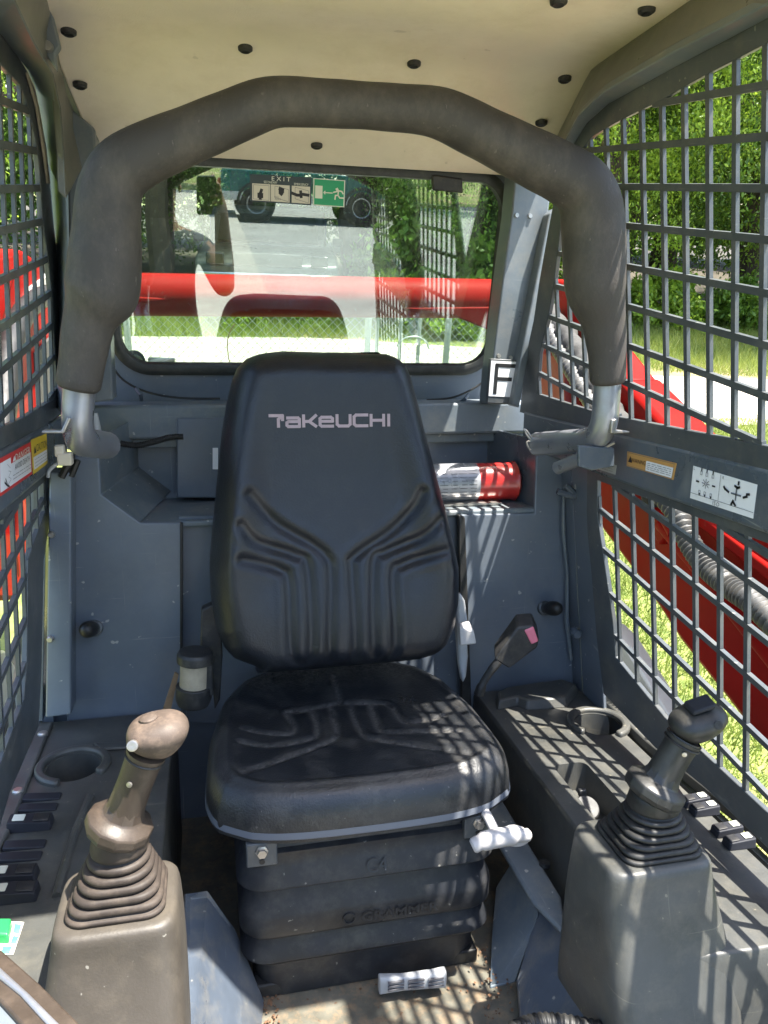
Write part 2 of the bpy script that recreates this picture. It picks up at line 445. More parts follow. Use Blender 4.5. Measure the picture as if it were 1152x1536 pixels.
def text(s, org, right, up, height, m, parent, name='lettering', thick=.0004, width=None, center=True, spacing=1.0, bold=0.0):
    cu = bpy.data.curves.new('t', 'FONT'); cu.body = s; cu.space_character = spacing; cu.offset = bold
    cu.resolution_u = 2
    ob = bpy.data.objects.new('t', cu); col.objects.link(ob)
    bpy.context.view_layer.update()
    dg = bpy.context.evaluated_depsgraph_get()
    me = bpy.data.meshes.new_from_object(ob.evaluated_get(dg))
    V = [q.co.copy() for q in me.vertices]; Fc = [tuple(p.vertices) for p in me.polygons]
    bpy.data.objects.remove(ob, do_unlink=True); bpy.data.meshes.remove(me)
    x0 = min(q.x for q in V); x1 = max(q.x for q in V); y0 = min(q.y for q in V); y1 = max(q.y for q in V)
    sy = height/(y1-y0); sx = (width/(x1-x0)) if width else sy
    r = Vector(right).normalized(); u = Vector(up); nrm = r.cross(u.normalized()).normalized(); u = u.normalized()
    cx_ = (x0+x1)/2 if center else x0; cy_ = (y0+y1)/2 if center else y0
    mb = MB(); mb.add([Vector(org)+r*((q.x-cx_)*sx)+u*((q.y-cy_)*sy)+nrm*thick for q in V], Fc)
    return mb.build(name, m, parent, smooth=False)
def plate(quad, thick_dir):                 # four corner points and thickness vector
    return MB().prism(quad, thick_dir)

# ------------------------------------------------------------------ side planes of the cab
LEAN_R, LEAN_L = 0.12, -0.05
P0R = aY(805, 600, 1.45); P0L = aY(80, 600, 1.45)
NR = Vector((0, 1, 0)).cross(Vector((LEAN_R, 0, -1))).normalized()
NL = Vector((0, 1, 0)).cross(Vector((LEAN_L, 0, -1))).normalized()
if NR.x < 0: NR = -NR
if NL.x > 0: NL = -NL                        # both point out of the cab
def sR(px, py, off=0.0): return aP(px, py, P0R+NR*off, NR)
def sL(px, py, off=0.0): return aP(px, py, P0L+NL*off, NL)
def xR(z): return P0R.x+LEAN_R*(P0R.z-z)
def xL(z): return P0L.x+LEAN_L*(P0L.z-z)
YW = 1.6
PW = aY(303, 275, YW); NW = WYC.copy()       # plane of the rear window, upright in the world
def sW(px, py, off=0.0): return aP(px, py, PW+NW*off, NW)

# ------------------------------------------------------------------ cab body
cab = thing('loader_cab', 'blue-grey steel cab of the compact loader, its posts, rails and rear panels', 'cab', (.19, 1.0, -.95))
YB = 1.38                                    # front face of the lower rear panels
# back wall round the window: ring between the window opening and the wall's edge
wc = (sW(172, 400)+sW(762, 400))/2
wcx = (-.185+.617)/2; wtop = sW(520, 248).dot(WZC); wbot = sW(460, 557).dot(WZC)
wmid = (wtop+wbot)/2; wh = wtop-wbot; ww = .617+.185
base_d = PW.dot(NW)
def wpt(a, b, off=0.0): return Vector((wcx+a, 0, 0))+WZC*(wmid+b)+NW*(base_d+off)
hole = [wpt(a, b) for a, b in rrect(ww, wh, .065, 6)]
big = []
for a, b in rrect(ww, wh, .065, 6):
    k = max(abs(a)/(ww/2), abs(b)/(wh/2))
    big.append(wpt(a/k*1.23, b/k*(1.14 if b > 0 else 1.36)))
MB().ring(hole, big, NW*.012).build('back_wall', 'cab_paint', cab, bevel=.002)
# cross beam below the window with its lip
zb0 = aY(465, 606, 1.55).z; zb1 = aY(465, 655, 1.55).z
MB().box((.20, 1.60, (zb0+zb1)/2), (.955, .10, zb0-zb1)).build('rear_beam', 'cab_paint_dusty', cab, bevel=.006)
MB().box((.20, 1.60, zb1-.011), (.95, .05, .020)).build('beam_lip', 'cab_paint_dusty', cab, bevel=.003)
# wall between beam and shelf
ZS = aY(275, 783, YB).z
MB().box((.20, 1.615, (zb1+ZS)/2-.01), (.94, .02, zb1-ZS+.02)).build('recess_wall', 'cab_paint', cab, bevel=.002)
MB().box((.20, (YB+1.605)/2, ZS-.006), (.93, 1.605-YB-.01, .012)).build('shelf', 'cab_paint_dusty', cab, bevel=.004)
# cover plate in the recess
a = aY(265, 627, 1.545); b = aY(345, 627, 1.545); c = aY(345, 747, 1.545); d = aY(265, 747, 1.545)
MB().prism([a, b, c, d], (0, .055, 0)).build('cover_plate', 'cab_paint', cab, bevel=.003)
a = aY(319, 672, 1.543); b = aY(327, 672, 1.543); c = aY(327, 704, 1.543); d = aY(319, 704, 1.543)
MB().prism([a, b, c, d], (0, .003, 0)).build('white_tab', 'white_vinyl', cab)
MB().lathe([(.0001, 0), (.006, 0), (.006, .004)], aY(205, 705, 1.603), (0, 1, 0), 14).build('plug_hole', 'rubber_black', cab)
# lower rear panels
lp = [(100, 1085), (100, 690), (148, 668), (152, 742), (210, 784), (272, 784), (274, 1085)]
MB().prism([aY(x, y, YB) for x, y in lp], (0, .012, 0)).build('rear_panel', 'cab_paint', cab, bevel=.003)
MB().ring([aY(x, y, YB+.004) for x, y in ((148, 655), (152, 742), (210, 784))],
          [aY(x, y, YB+.004)+Vector((-.004, 0, -.004)) for x, y in ((148, 655), (152, 742), (210, 784))], (.045, .225, .012), closed=False).build('recess_side', 'cab_paint_dusty', cab, bevel=.002)
rp_ = [(690, 1075), (690, 772), (802, 770), (805, 668), (848, 690), (866, 1075)]
MB().prism([aY(x, y, YB) for x, y in rp_], (0, .012, 0)).build('rear_panel', 'cab_paint', cab, bevel=.003)
MB().ring([aY(x, y, YB+.004) for x, y in ((805, 660), (802, 770))], [aY(x, y, YB+.004)+Vector((.006, 0, 0)) for x, y in ((805, 660), (802, 770))], (-.02, .225, 0), closed=False).build('recess_side', 'rail_paint', cab, bevel=.002)
# folded post between the right panel and the side screen
A0, A1 = aY(840, 668, YB-.001), aY(862, 1080, YB-.001)
B0, B1 = aY(856, 690, 1.33), aY(876, 1080, 1.33)
C0, C1 = aY(890, 700, 1.235), aY(906, 1080, 1.235)
MB().ring([A0, A1], [B0, B1], (.006, .008, 0), closed=False).build('post_flange', 'cab_paint', cab, bevel=.002)
MB().ring([B0, B1], [C0, C1], (.009, .004, 0), closed=False).build('post_web', 'cab_paint', cab, bevel=.002)
MB().tube([aY(845, 745, 1.36), aY(845, 800, 1.365), aY(851, 860, 1.365), aY(850, 930, 1.365), aY(857, 990, 1.365)], [.003, .004, .003, .005, .003], 8).build('sealant_bead', 'cab_paint_dusty', cab)
for q in ((836, 737, 862, 745), (848, 728, 866, 745)):
    MB().tube([aY(q[0], q[1], 1.32), aY(q[2], q[3], 1.315)], .006, 8).build('wire_hook', 'rail_paint', cab)
MB().lathe([(.0001, 0), (.008, 0), (.010, .006), (.010, .018)], aY(867, 952, 1.30), (0, 1, 0), 12).build('bolt', 'rail_paint', cab)
# panel behind the seat and dark edge strip
MB().prism([aY(x, y, YB+.02) for x, y in ((268, 775), (700, 768), (710, 1080), (268, 1085))], (0, .01, 0)).build('seat_panel', 'cab_paint', cab)
MB().prism([aY(x, y, YB-.012) for x, y in ((688, 772), (698, 776), (708, 1060), (692, 1060))], (0, .014, 0)).build('edge_trim', 'rubber_black', cab, bevel=.003)
MB().prism([aY(x, y, YB-.004) for x, y in ((270, 785), (274, 785), (274, 1000), (270, 1000))], (0, .014, 0)).build('edge_trim', 'rubber_black', cab, bevel=.001)
MB().box((.20, YB+.045, -.82), (1.14, .02, .36)).build('lower_bulkhead', 'cab_paint', cab)
MB().box((xL(-.8)-.03, .86, -.86), (.012, 1.25, .34)).build('side_skirt', 'screen_paint', cab)
MB().box((xR(-.8)+.03, .86, -.88), (.012, 1.25, .32)).build('side_skirt', 'screen_paint', cab)
MB().prism([aY(x, y, 1.40) for x, y in ((40, 690), (84, 690), (80, 1095), (36, 1095))], (0, .01, 0)).build('corner_filler', 'rail_paint', cab)
# left cable cover with screws
cv = [(74, 708), (107, 708), (107, 1072), (68, 1077)]
f4 = [aY(x, y, 1.325) for x, y in cv]
MB().prism(f4, (0, .05, 0)).build('cable_cover', 'cab_paint', cab, bevel=.003)
MB().prism([aY(x, y, 1.345) for x, y in ((63, 705), (70, 705), (64, 1082), (56, 1082))], (0, .03, 0)).build('edge_flange', 'rail_paint', cab, bevel=.001)
for x, y in ((77, 802), (75, 959)):
    c = aY(x, y, 1.322)
    MB().lathe([(.0001, -.004), (.004, -.004), (.0055, -.002), (.006, .004)], c, (0, 1, 0), 14).build('screw', 'bare_steel', cab)
# rails
ZR0, ZR1 = -.145, -.222
MB().box((xR(-.18)+.012, .86, (ZR0+ZR1)/2), (.044, 1.30, ZR0-ZR1)).build('side_rail', 'rail_paint', cab, bevel=.006)
MB().box((xL(-.18)-.012, .86, (ZR0+ZR1)/2), (.044, 1.30, ZR0-ZR1)).build('side_rail', 'rail_paint', cab, bevel=.006)
# pillars
def strip(pa, pb, ext, name, m, bevel=.003, sm=True):
    return MB().ring(pa, pb, ext, closed=False).build(name, m, cab, smooth=sm, bevel=bevel)
pl = [aY(x, y, 1.50) for x, y in ((775, 240), (768, 320), (757, 400), (737, 560), (733, 607))]
pr = [aY(x, y, 1.50) for x, y in ((832, 240), (822, 320), (806, 400), (778, 540), (766, 607))]
strip(pl, pr, (0, .06, 0), 'rear_pillar', 'pillar_paint')
pr2 = [aY(x, y, 1.47) for x, y in ((824, 320), (808, 400), (780, 540), (768, 607))]
pr3 = [aY(x, y, 1.47) for x, y in ((836, 310), (821, 400), (794, 530), (779, 612))]
strip(pr2, pr3, (0, .05, 0), 'pillar_edge', 'pillar_paint')
for x, y in ((775, 323), (795, 324), (748, 534), (766, 537)):
    MB().lathe([(.0001, -.003), (.004, -.003), (.005, .003)], aY(x, y, 1.499), (0, 1, 0), 12).build('screw', 'bare_steel', cab)
lpl = [aY(x, y, 1.50) for x, y in ((98, 170), (103, 240), (104, 330), (100, 480), (96, 610))]
lpr = [aY(x, y, 1.50) for x, y in ((144, 200), (146, 240), (155, 330), (164, 480), (170, 600))]
strip(lpl, lpr, (0, .06, 0), 'rear_pillar', 'pillar_paint')
# roof beams: inner face from the headliner's edge to the lip, then the lip to the screen
HL_REAR = (1.575, .322); HL_CR = (1.25, .415); HL_FR = (.66, .378)
def hl(px, py):                              # point of the headliner under a pixel
    for (y0, z0), (y1, z1) in ((HL_REAR, HL_CR), (HL_CR, HL_FR)):
        n = Vector((0, z1-z0, -(y1-y0)))
        p = aP(px, py, Vector((0, y0, z0)), n)
        if min(y0, y1)-1e-4 <= p.y <= max(y0, y1)+1e-4: return p
    return p
e1 = [Vector((.565, .24, .345)), hl(1152, -80), hl(1036, 0), hl(958, 55), hl(886, 106), aY(855, 160, 1.38), aY(830, 208, 1.50), aY(812, 245, 1.55)]
h1 = [Vector((xR(.30)-.03, .24, .305)), sR(1230, -30, -.03), sR(1152, 6, -.03), sR(1010, 78, -.03), sR(905, 138, -.03), sR(866, 176, -.03), sR(842, 222, -.02), sR(828, 262, -.02)]
e2 = [Vector((xR(.28)-.004, .24, .285)), sR(1230, -8, -.004), sR(1152, 28, -.004), sR(1010, 103, -.004), sR(912, 157, -.004), sR(880, 186, -.004), sR(855, 227, -.004), sR(839, 270, -.004)]
strip(e1, h1, (.012, 0, .012), 'roof_beam', 'beam_paint', .003)
strip(h1, e2, (.004, 0, .012), 'roof_beam_lip', 'pillar_paint', .002)
le1 = [Vector((-.185, .24, .345)), hl(72, 0), hl(80, 35), hl(90, 90), aY(100, 140, 1.40), aY(112, 168, 1.48), aY(146, 212, 1.54)]
lh1 = [Vector((xL(.30)+.05, .24, .305)), sL(21, 0, -.05), sL(52, 66, -.05), sL(80, 112, -.05), sL(91, 163, -.045), sL(97, 240, -.04), sL(99, 300, -.04)]
le2 = [Vector((xL(.28)+.004, .24, .285)), sL(-8, 40, -.004), sL(16, 72, -.004), sL(41, 105, -.004), sL(57, 140, -.004), sL(68, 197, -.004), sL(76, 255, -.004)]
strip(le1, lh1, (-.012, 0, .012), 'roof_beam', 'beam_paint', .003)
strip(lh1, le2, (-.004, 0, .012), 'roof_beam_lip', 'pillar_paint', .002)
strip([sL(x, y, -.04) for x, y in ((99, 300), (103, 400), (104, 500), (100, 625))], [sL(x, y, -.004) for x, y in ((77, 255), (84, 353), (89, 480), (86, 612))], (-.004, .01, 0), 'door_post', 'pillar_paint')
strip([sL(x, y, -.006) for x, y in ((41, 118), (55, 160), (66, 230), (72, 275))], [sL(x, y, -.006) for x, y in ((37, 108), (52, 160), (63, 230), (69, 275))], (.004, 0, 0), 'edge_seal', 'caution_yellow' if False else 'webbing', .001)
# latch bracket high on the left and gusset at the top of the left pillar
MB().prism([aY(x, y, 1.20) for x, y in ((60, -10), (80, 25), (91, 70), (84, 80), (86, 108), (52, 55), (30, -10))], (0, .012, 0)).build('latch_bracket', 'pillar_paint', cab, bevel=.003)
MB().lathe([(.0001, -.006), (.006, -.006), (.007, .002)], aY(72, 70, 1.196), (0, 1, 0), 12).build('bolt', 'bare_steel', cab)
MB().prism([aY(x, y, 1.46) for x, y in ((95, 167), (110, 165), (142, 192), (145, 260), (150, 400), (104, 400), (100, 210))], (0, .02, 0)).build('pillar_gusset', 'pillar_paint', cab, bevel=.004)
# roof skin above the headliner, so that the sun only enters where the photograph lets it
MB().ring([(-.28, HL_FR[0], .412), (-.28, 1.24, .450), (-.28, 1.32, .445), (-.27, 1.64, .365)], [(.640, HL_FR[0], .412), (.650, 1.24, .450), (.660, 1.32, .445), (.68, 1.64, .365)], (0, 0, .02), closed=False).build('roof_panel', 'cab_paint', cab, bevel=.004)
MB().box((.195, HL_FR[0]-.02, .400), (.92, .04, .065)).build('roof_front_edge', 'beam_paint', cab, bevel=.006)
MB().box((.20, 1.595, .352), (.92, .05, .035)).build('window_header', 'gasket_rubber', cab, bevel=.004)
# wire clips along the back wall
for x, y, x2, y2 in ((205, 583, 212, 600), (690, 604, 702, 592)):
    MB().tube([aY(x, y, 1.60), aY((x+x2)/2+2, (y+y2)/2, 1.585), aY(x2, y2, 1.60)], .004, 8).build('wire_clip', 'rail_paint', cab)
MB().tube(catmull([aY(x, y, 1.63) for x, y in ((168, 548), (185, 570), (220, 588), (270, 597), (330, 598))], 5), .0022, 6).build('wire', 'rubber_black', cab)
MB().tube(catmull([aY(x, y, 1.63) for x, y in ((640, 600), (680, 596), (715, 580), (730, 566))], 5), .0022, 6).build('wire', 'rubber_black', cab)
# floor
ZF = -.94
MB().box((.20, .83, ZF-.006), (1.06, 1.24, .012)).build('floor_pan', 'floor_worn', cab, bevel=.003)
a, b, c, d = aZ(283, 1338, -.74), aZ(313, 1334, -.74), aZ(392, 1466, ZF+.01), aZ(284, 1466, ZF+.01)
def fpl(pts, name, m, ext=(0, 0, -.01)): return MB().prism(pts, ext).build(name, m, cab, bevel=.004)
# footwell side sheets
fpl([aZ(276, 1340, -.76), aZ(312, 1335, -.76), aZ(352, 1392, -.85), aZ(396, 1500, ZF+.004), aZ(380, 1640, ZF+.004), aZ(276, 1640, -.80)], 'footwell_sheet', 'floor_paint')
fpl([aZ(772, 1285, -.84), aZ(808, 1368, -.84), aZ(772, 1470, ZF+.004), aZ(735, 1480, ZF+.004), aZ(738, 1400, -.92), aZ(744, 1330, -.90)], 'footwell_riser', 'cab_paint_dusty')
fpl([aZ(808, 1360, -.845), aZ(850, 1400, -.80), aZ(925, 1560, -.80), aZ(925, 1640, -.84), aZ(790, 1640, -.88), aZ(775, 1470, -.915)], 'footwell_sheet', 'floor_paint')
fpl([aZ(700, 1172, -.80), aZ(745, 1185, -.80), aZ(842, 1345, -.80), aZ(850, 1402, -.80), aZ(800, 1352, -.80), aZ(745, 1260, -.80)], 'floor_flange', 'cab_paint_dusty')
MB().lathe([(.007, -.004), (.009, 0), (.008, .005), (.0001, .006)], aZ(817, 1297, -.80), (0, 0, 1), 12).build('bolt', 'plastic_black', cab)

# dry leaves and dust lying on the floor round the seat base
mb = MB()
for i in range(260):
    side = rng.random()
    if side < .45: p = aZ(rng.uniform(385, 420), rng.uniform(1440, 1536), ZF+.002)
    elif side < .8: p = aZ(rng.gauss(745, 14), rng.uniform(1420, 1530), ZF+.006)
    else: p = aZ(rng.uniform(400, 720), rng.gauss(1478, 8), ZF+.002)
    s_ = rng.uniform(.0008, .0032); a = rng.uniform(0, 6.28)
    q = [p+Vector((math.cos(a+k)*s_*(1 if k % 2 else .5), math.sin(a+k)*s_, rng.uniform(0, .003))) for k in (0, 1.6, 3.1, 4.7)]
    mb.add(q, [(0, 1, 2, 3)])
tag(mb.build('leaf_litter', 'leaf_litter', None, smooth=False), 'dry brown leaf crumbs and dust on the floor below the seat', 'debris', kind='stuff')

# ------------------------------------------------------------------ headliner
hlr = thing('headliner', 'tan cloth headliner panel with round dark fasteners under the cab roof', 'headliner', (.19, 1.2, .30))
xl0, xl1 = aY(146, 214, 1.54).x-.01, aY(84, 30, HL_CR[0]).x-.02
xr0, xr1 = aY(812, 245, 1.55).x+.01, aY(886, 106, HL_CR[0]).x+.006
prof = [HL_REAR, ((HL_REAR[0]+HL_CR[0])/2, (HL_REAR[1]+HL_CR[1])/2+.002), (HL_CR[0]+.03, HL_CR[1]-.006), (HL_CR[0]-.03, HL_CR[1]+.004), (1.0, HL_FR[1]+(HL_CR[1]-HL_FR[1])*(1.0-HL_FR[0])/(HL_CR[0]-HL_FR[0])+.001), HL_FR]
L_, Rr = [], []
for y, z in prof:
    t = min(1, (HL_REAR[0]-y)/(HL_REAR[0]-HL_CR[0]))
    t2 = max(0, (HL_CR[0]-y)/(HL_CR[0]-.92)) if y < HL_CR[0] else 0
    L_.append(Vector((xl0+(xl1-xl0)*t, y, z))); Rr.append(Vector((xr0+(xr1-xr0)*t-.038*min(1.1, t2), y, z)))
MB().ring(L_, Rr, (0, 0, .015), closed=False).build('cloth_panel', 'headliner_cloth', hlr, bevel=.003)
for x, y in ((103, 47), (368, 72), (621, 95), (847, 118), (120, 127), (812, 184), (475, 218), (970, 14), (838, 1)):
    p = hl(x, y)
    MB().lathe([(.011, .002), (.0105, -.003), (.007, -.0055), (.004, -.004), (.0001, -.004)], p, (0, .08, 1), 18).build('fastener', 'plastic_black', hlr)

# ------------------------------------------------------------------ side screens
def clip(p, d, poly, dim):                   # parts of the line p + t d inside a polygon (2-D)
    ts = []
    n = len(poly)
    for i in range(n):
        a = poly[i]; b = poly[(i+1) % n]
        ex, ey_ = b[0]-a[0], b[1]-a[1]
        den = d[0]*ey_-d[1]*ex
        if abs(den) < 1e-9: continue
        t = ((a[0]-p[0])*ey_-(a[1]-p[1])*ex)/den
        u = ((a[0]-p[0])*d[1]-(a[1]-p[1])*d[0])/den
        if 0 <= u < 1: ts.append(t)
    ts.sort()
    return [(ts[i], ts[i+1]) for i in range(0, len(ts)-1, 2)]
def screen(name, label, side, opening, outer, bars, rows, yref, bw=.0078, rw=.0088, rowslope=None):
    xf = xR if side > 0 else xL
    nn = NR if side > 0 else NL
    rs = math.tan(TILT) if rowslope is None else rowslope
    def P(y, z, off=0): return Vector((xf(z), y, z))+nn*off
    t = thing(name, label, 'screen', P(min(p[0] for p in opening)+.3, min(p[1] for p in opening)))
    MB().ring([P(y, z, -.004) for y, z in opening], [P(y, z, -.004) for y, z in outer], nn*.008).build('frame_plate', 'screen_paint', t, bevel=.0012)
    for z0 in rows:
        for t0, t1 in clip((yref, z0), (1, rs), opening, 0):
            if t1-t0 < .008: continue
            t0 -= .004; t1 += .004
            c = [(yref+t0, z0+rs*t0-rw/2), (yref+t1, z0+rs*t1-rw/2), (yref+t1, z0+rs*t1+rw/2), (yref+t0, z0+rs*t0+rw/2)]
            MB().prism([P(y, z, -.0032) for y, z in c], nn*.0064).build('horizontal_bar', 'screen_paint', t, smooth=False)
    for y0 in bars:
        for t0, t1 in clip((y0, 0), (0, 1), opening, 1):
            if t1-t0 < .008: continue
            c = [(y0-bw/2, t0-.004), (y0+bw/2, t0-.004), (y0+bw/2, t1+.004), (y0-bw/2, t1+.004)]
            MB().prism([P(y, z, -.0026) for y, z in c], nn*.0052).build('vertical_bar', 'screen_paint', t, smooth=False)
    return t
def yz(p): return (p.y, p.z)
# upper right
opn = [yz(sR(x, y)) for x, y in ((1151, 66), (1106, 90), (1064, 111), (1030, 130), (1000, 148), (964, 165), (936, 179), (910, 193), (891, 205), (877, 222), (866, 245), (846, 320), (833, 430), (824, 480), (812, 530), (808, 590))]
zb = -.118
opn += [(1.20, zb), (.90, zb), (.60, zb), (.30, zb), (.24, zb+.05), (.24, .25), (.30, .29), (.50, .305)]
out = []
oc = (sum(p[0] for p in opn)/len(opn), sum(p[1] for p in opn)/len(opn))
out = [yz(sR(x, y)) for x, y in ((1151, 20), (1106, 42), (1064, 66), (1030, 82), (1000, 98), (960, 122), (925, 142), (900, 156), (878, 176), (858, 205), (842, 260), (828, 330), (812, 420), (803, 480), (792, 530), (782, 618))]
out += [(1.20, -.150), (.90, -.150), (.60, -.150), (.26, -.150), (.20, zb), (.20, .28), (.26, .33), (.50, .345)]
bars = [1.186-.0492*k for k in range(-6, 20)]
rows = [.325, .276, .226, .174, .121, .064, .007, -.051, -.109, -.168, -.22]
screen('side_screen', 'large dark laser-cut screen above the rail with the orange warning sticker', 1, opn, out, bars, rows, .842)
# lower right
opn = [(1.20, -.236), (1.205, -.30)]+[yz(sR(x, y)) for x, y in ((903, 800), (912, 860), (922, 930), (926, 985))]+[yz(sR(x, y)) for x, y in ((1000, 1075), (1060, 1130), (1152, 1215))]+[(.40, -.62), (.26, -.58), (.24, -.236), (.70, -.236)]
out = [(1.235, -.214), (1.245, -.30)]+[yz(sR(x, y)) for x, y in ((884, 800), (890, 860), (898, 960), (908, 1040))]+[yz(sR(x, y)) for x, y in ((985, 1120), (1060, 1180), (1152, 1268))]+[(.40, -.665), (.20, -.64), (.20, -.214), (.70, -.214)]
bars = [1.147-.0556*k for k in range(-1, 17)]
rows = [-.226, -.276, -.339, -.407, -.481, -.553, -.62, .0-.165]
screen('side_screen', 'dark screen below the rail with the white lever diagram', 1, opn, out, bars, rows, .921)
# upper left
LU = ((0, 100), (13, 113), (28, 128), (35, 150), (43, 178), (52, 220), (56, 260), (60, 330), (65, 360), (69, 390), (74, 440), (76, 480), (80, 540), (84, 585), (78, 597))
opn = [yz(sL(x, y)) for x, y in LU]
opn += [(1.20, -.118), (.60, -.118), (.30, -.118), (.24, -.07), (.24, .25), (.30, .29), (.70, .312), (1.0, .32)]
LUo = ((0, 52), (17, 75), (36, 105), (49, 135), (58, 178), (66, 220), (70, 260), (76, 330), (80, 360), (83, 390), (87, 440), (89, 480), (91, 540), (92, 590), (88, 622))
out = [yz(sL(x, y)) for x, y in LUo]
out += [(1.20, -.150), (.60, -.150), (.26, -.150), (.20, -.10), (.20, .28), (.26, .335), (.70, .355), (1.0, .36)]
bars = [1.154+.0580*k for k in range(-16, 8)]
zr = [sL(x/5.12, 60+y/5.12) for x, y in ((100, 500), (100, 820), (100, 1140), (100, 1440))]+[sL(x/5.12, 340+y/5.12) for x, y in ((110, 360), (120, 690), (130, 990), (140, 1300))]
rows = [p.z-math.tan(TILT)*(p.y-1.2) for p in zr]
rows = rows+[rows[0]+.055, rows[-1]-.06]
screen('side_screen', 'dark screen over the rail with the red danger sticker', -1, opn, out, bars, rows, 1.2, bw=.0085, rw=.0105)
# lower left
opn = [(1.335, -.236), (1.345, -.28)]+[yz(sL(x, y)) for x, y in ((38, 840), (37, 940), (36, 1000), (32, 1050), (-6, 1150))]+[(.70, -.66), (.26, -.62), (.24, -.236)]
out = [(1.40, -.214), (1.40, -.28)]+[yz(sL(x, y)) for x, y in ((62, 840), (60, 940), (58, 1020), (54, 1090), (10, 1190))]+[(.70, -.71), (.20, -.67), (.20, -.214)]
bars = [1.335-.052*k for k in range(0, 20)]
rows = [-.21-.062*k for k in range(-2, 9)]
screen('side_screen', 'dark screen beneath the rail with the yellow caution sticker', -1, opn, out, bars, rows, 1.3, bw=.0085, rw=.0105)

# ------------------------------------------------------------------ rear window
win = thing('rear_window', 'rounded rear window with tinted glass and black rubber seal', 'window', wpt(0, -wh/2))
MB().prism([wpt(a, b, .002) for a, b in rrect(ww-.012, wh-.012, .06, 8)], NW*.005).build('pane', 'window_glass', win, smooth=False)
loop = rrect(ww, wh, .065, 10)
mb = MB()
prof_ = [(-.002, -.012), (.010, -.016), (.020, -.010), (.022, .004), (-.004, .004)]    # outwards, depth
loops = []
for o_, dd in prof_:
    L = [wpt(a, b, dd) for a, b in rrect(ww+2*o_-.028, wh+2*o_-.028, .058+o_, 10)]
    loops.append(L)
n = len(loops[0]); vv = [q for L in loops for q in L]; ff = []
for i in range(len(loops)):
    i2 = (i+1) % len(loops)
    for k in range(n):
        k2 = (k+1) % n; ff.append((i*n+k, i*n+k2, i2*n+k2, i2*n+k))
MB().add(vv, ff).build('gasket', 'gasket_rubber', win, ang=50)
MB().prism([sW(x, y, -.020) for x, y in ((648, 264), (652, 262), (694, 268), (695, 290), (690, 289), (660, 286), (650, 286))], NW*.012).build('latch', 'plastic_black', win, bevel=.003)
# stickers on the glass
def on_glass(px, py, o=-.0006): return sW(px, py, o+.002)
def sheet(pts, m, name, parent=None, ext=None, ws=False):
    return MB().prism(pts, ext if ext is not None else NW*.0004).build(name, m, parent, smooth=False, world_space=ws)
stk = thing('exit_sticker', 'black and cream EXIT instruction sticker on the rear glass', 'sticker', on_glass(420, 303))
def lerp_quad(q, u, v):
    a, b, c, d = q; return (a*(1-u)+b*u)*(1-v)+(d*(1-u)+c*u)*v
Q = [on_glass(x, y) for x, y in ((375, 261), (467.5, 266.5), (467, 308), (375, 302))]
sheet(Q, 'sticker_black', 'backing', stk)
def qs(q, u0, v0, u1, v1, off): return [lerp_quad(q, u, v)-NW*off for u, v in ((u0, v0), (u1, v0), (u1, v1), (u0, v1))]
for u0, u1 in ((.035, .325), (.335, .64), (.675, .975)):
    sheet(qs(Q, u0, .33, u1, .95, .0006), 'sticker_cream', 'picture_field', stk)
Rg = (Q[1]-Q[0]).normalized(); Ug = (Q[0]-Q[3]).normalized()
text('E X I T', lerp_quad(Q, .50, .11)-NW*.0008, Rg, Ug, .0075, 'exit_white', stk, width=.036)
text('SECONDARY', lerp_quad(Q, .33, .255)-NW*.0008, Rg, Ug, .0042, 'exit_white', stk, width=.026)
text('EMERGENCY', lerp_quad(Q, .83, .265)-NW*.0008, Rg, Ug, .0042, 'exit_white', stk, width=.028)
def strokes(q, lines, w, m, name, parent, off=.0009, nrm=None):    # thick line drawing inside a quad
    nrm = NW if nrm is None else nrm
    mb = MB()
    for L in lines:
        P = [lerp_quad(q, u, v)-nrm*off for u, v in L]
        for i in range(len(P)-1):
            d = (P[i+1]-P[i]); ln = d.length
            if ln < 1e-6: continue
            d /= ln; s_ = d.cross(nrm).normalized()*w/2; e = d*w*.35
            mb.add([P[i]-e-s_, P[i+1]+e-s_, P[i+1]+e+s_, P[i]-e+s_], [(0, 1, 2, 3)])
    return mb.build(name, m, parent, smooth=False)
strokes(Q, [[(.165, .88), (.165, .68), (.185, .55)], [(.135, .72), (.195, .72)], [(.135, .80), (.195, .80)]], .0055, 'black_ink', 'hand_symbol', stk)
strokes(Q, [[(.48, .46), (.53, .50)], [(.48, .55), (.53, .55)], [(.49, .62), (.51, .66)]], .0065, 'black_ink', 'fist_symbol', stk)
strokes(Q, [[(.68, .60), (.76, .66), (.83, .66)], [(.82, .52), (.83, .72)], [(.86, .62), (.95, .64)]], .0055, 'black_ink', 'arm_symbol', stk)
text('PULL', lerp_quad(Q, .43, .77)-NW*.0009, Rg, Ug, .0028, 'dark_ink', stk); text('INSIDE', lerp_quad(Q, .45, .85)-NW*.0009, Rg, Ug, .0028, 'dark_ink', stk)
for u0, u1 in ((.055, .305), (.40, .62), (.73, .95)):
    strokes(Q, [[(u0, .38), (u1, .38+.1*(u0 > .3)), (u1, .92), (u0, .90-.1*(u0 > .3)), (u0, .38)]], .0006, 'dark_ink', 'box_outline', stk)
grn = thing('exit_sign', 'green running-man emergency exit sign on the rear glass', 'sign', on_glass(493, 309))
G = [on_glass(x, y) for x, y in ((470, 267), (518, 270.5), (516.5, 311), (469.5, 308))]
sheet(G, 'exit_white', 'border', grn)
sheet(qs(G, .035, .035, .965, .965, .0006), 'exit_green', 'field', grn)
sheet(qs(G, .06, .26, .29, .73, .0009), 'exit_white', 'door_symbol', grn)
strokes(G, [[(.33, .50), (.60, .50)], [(.33, .50), (.37, .45)], [(.33, .50), (.37, .55)]], .0018, 'exit_white', 'arrow_symbol', grn, .0012)
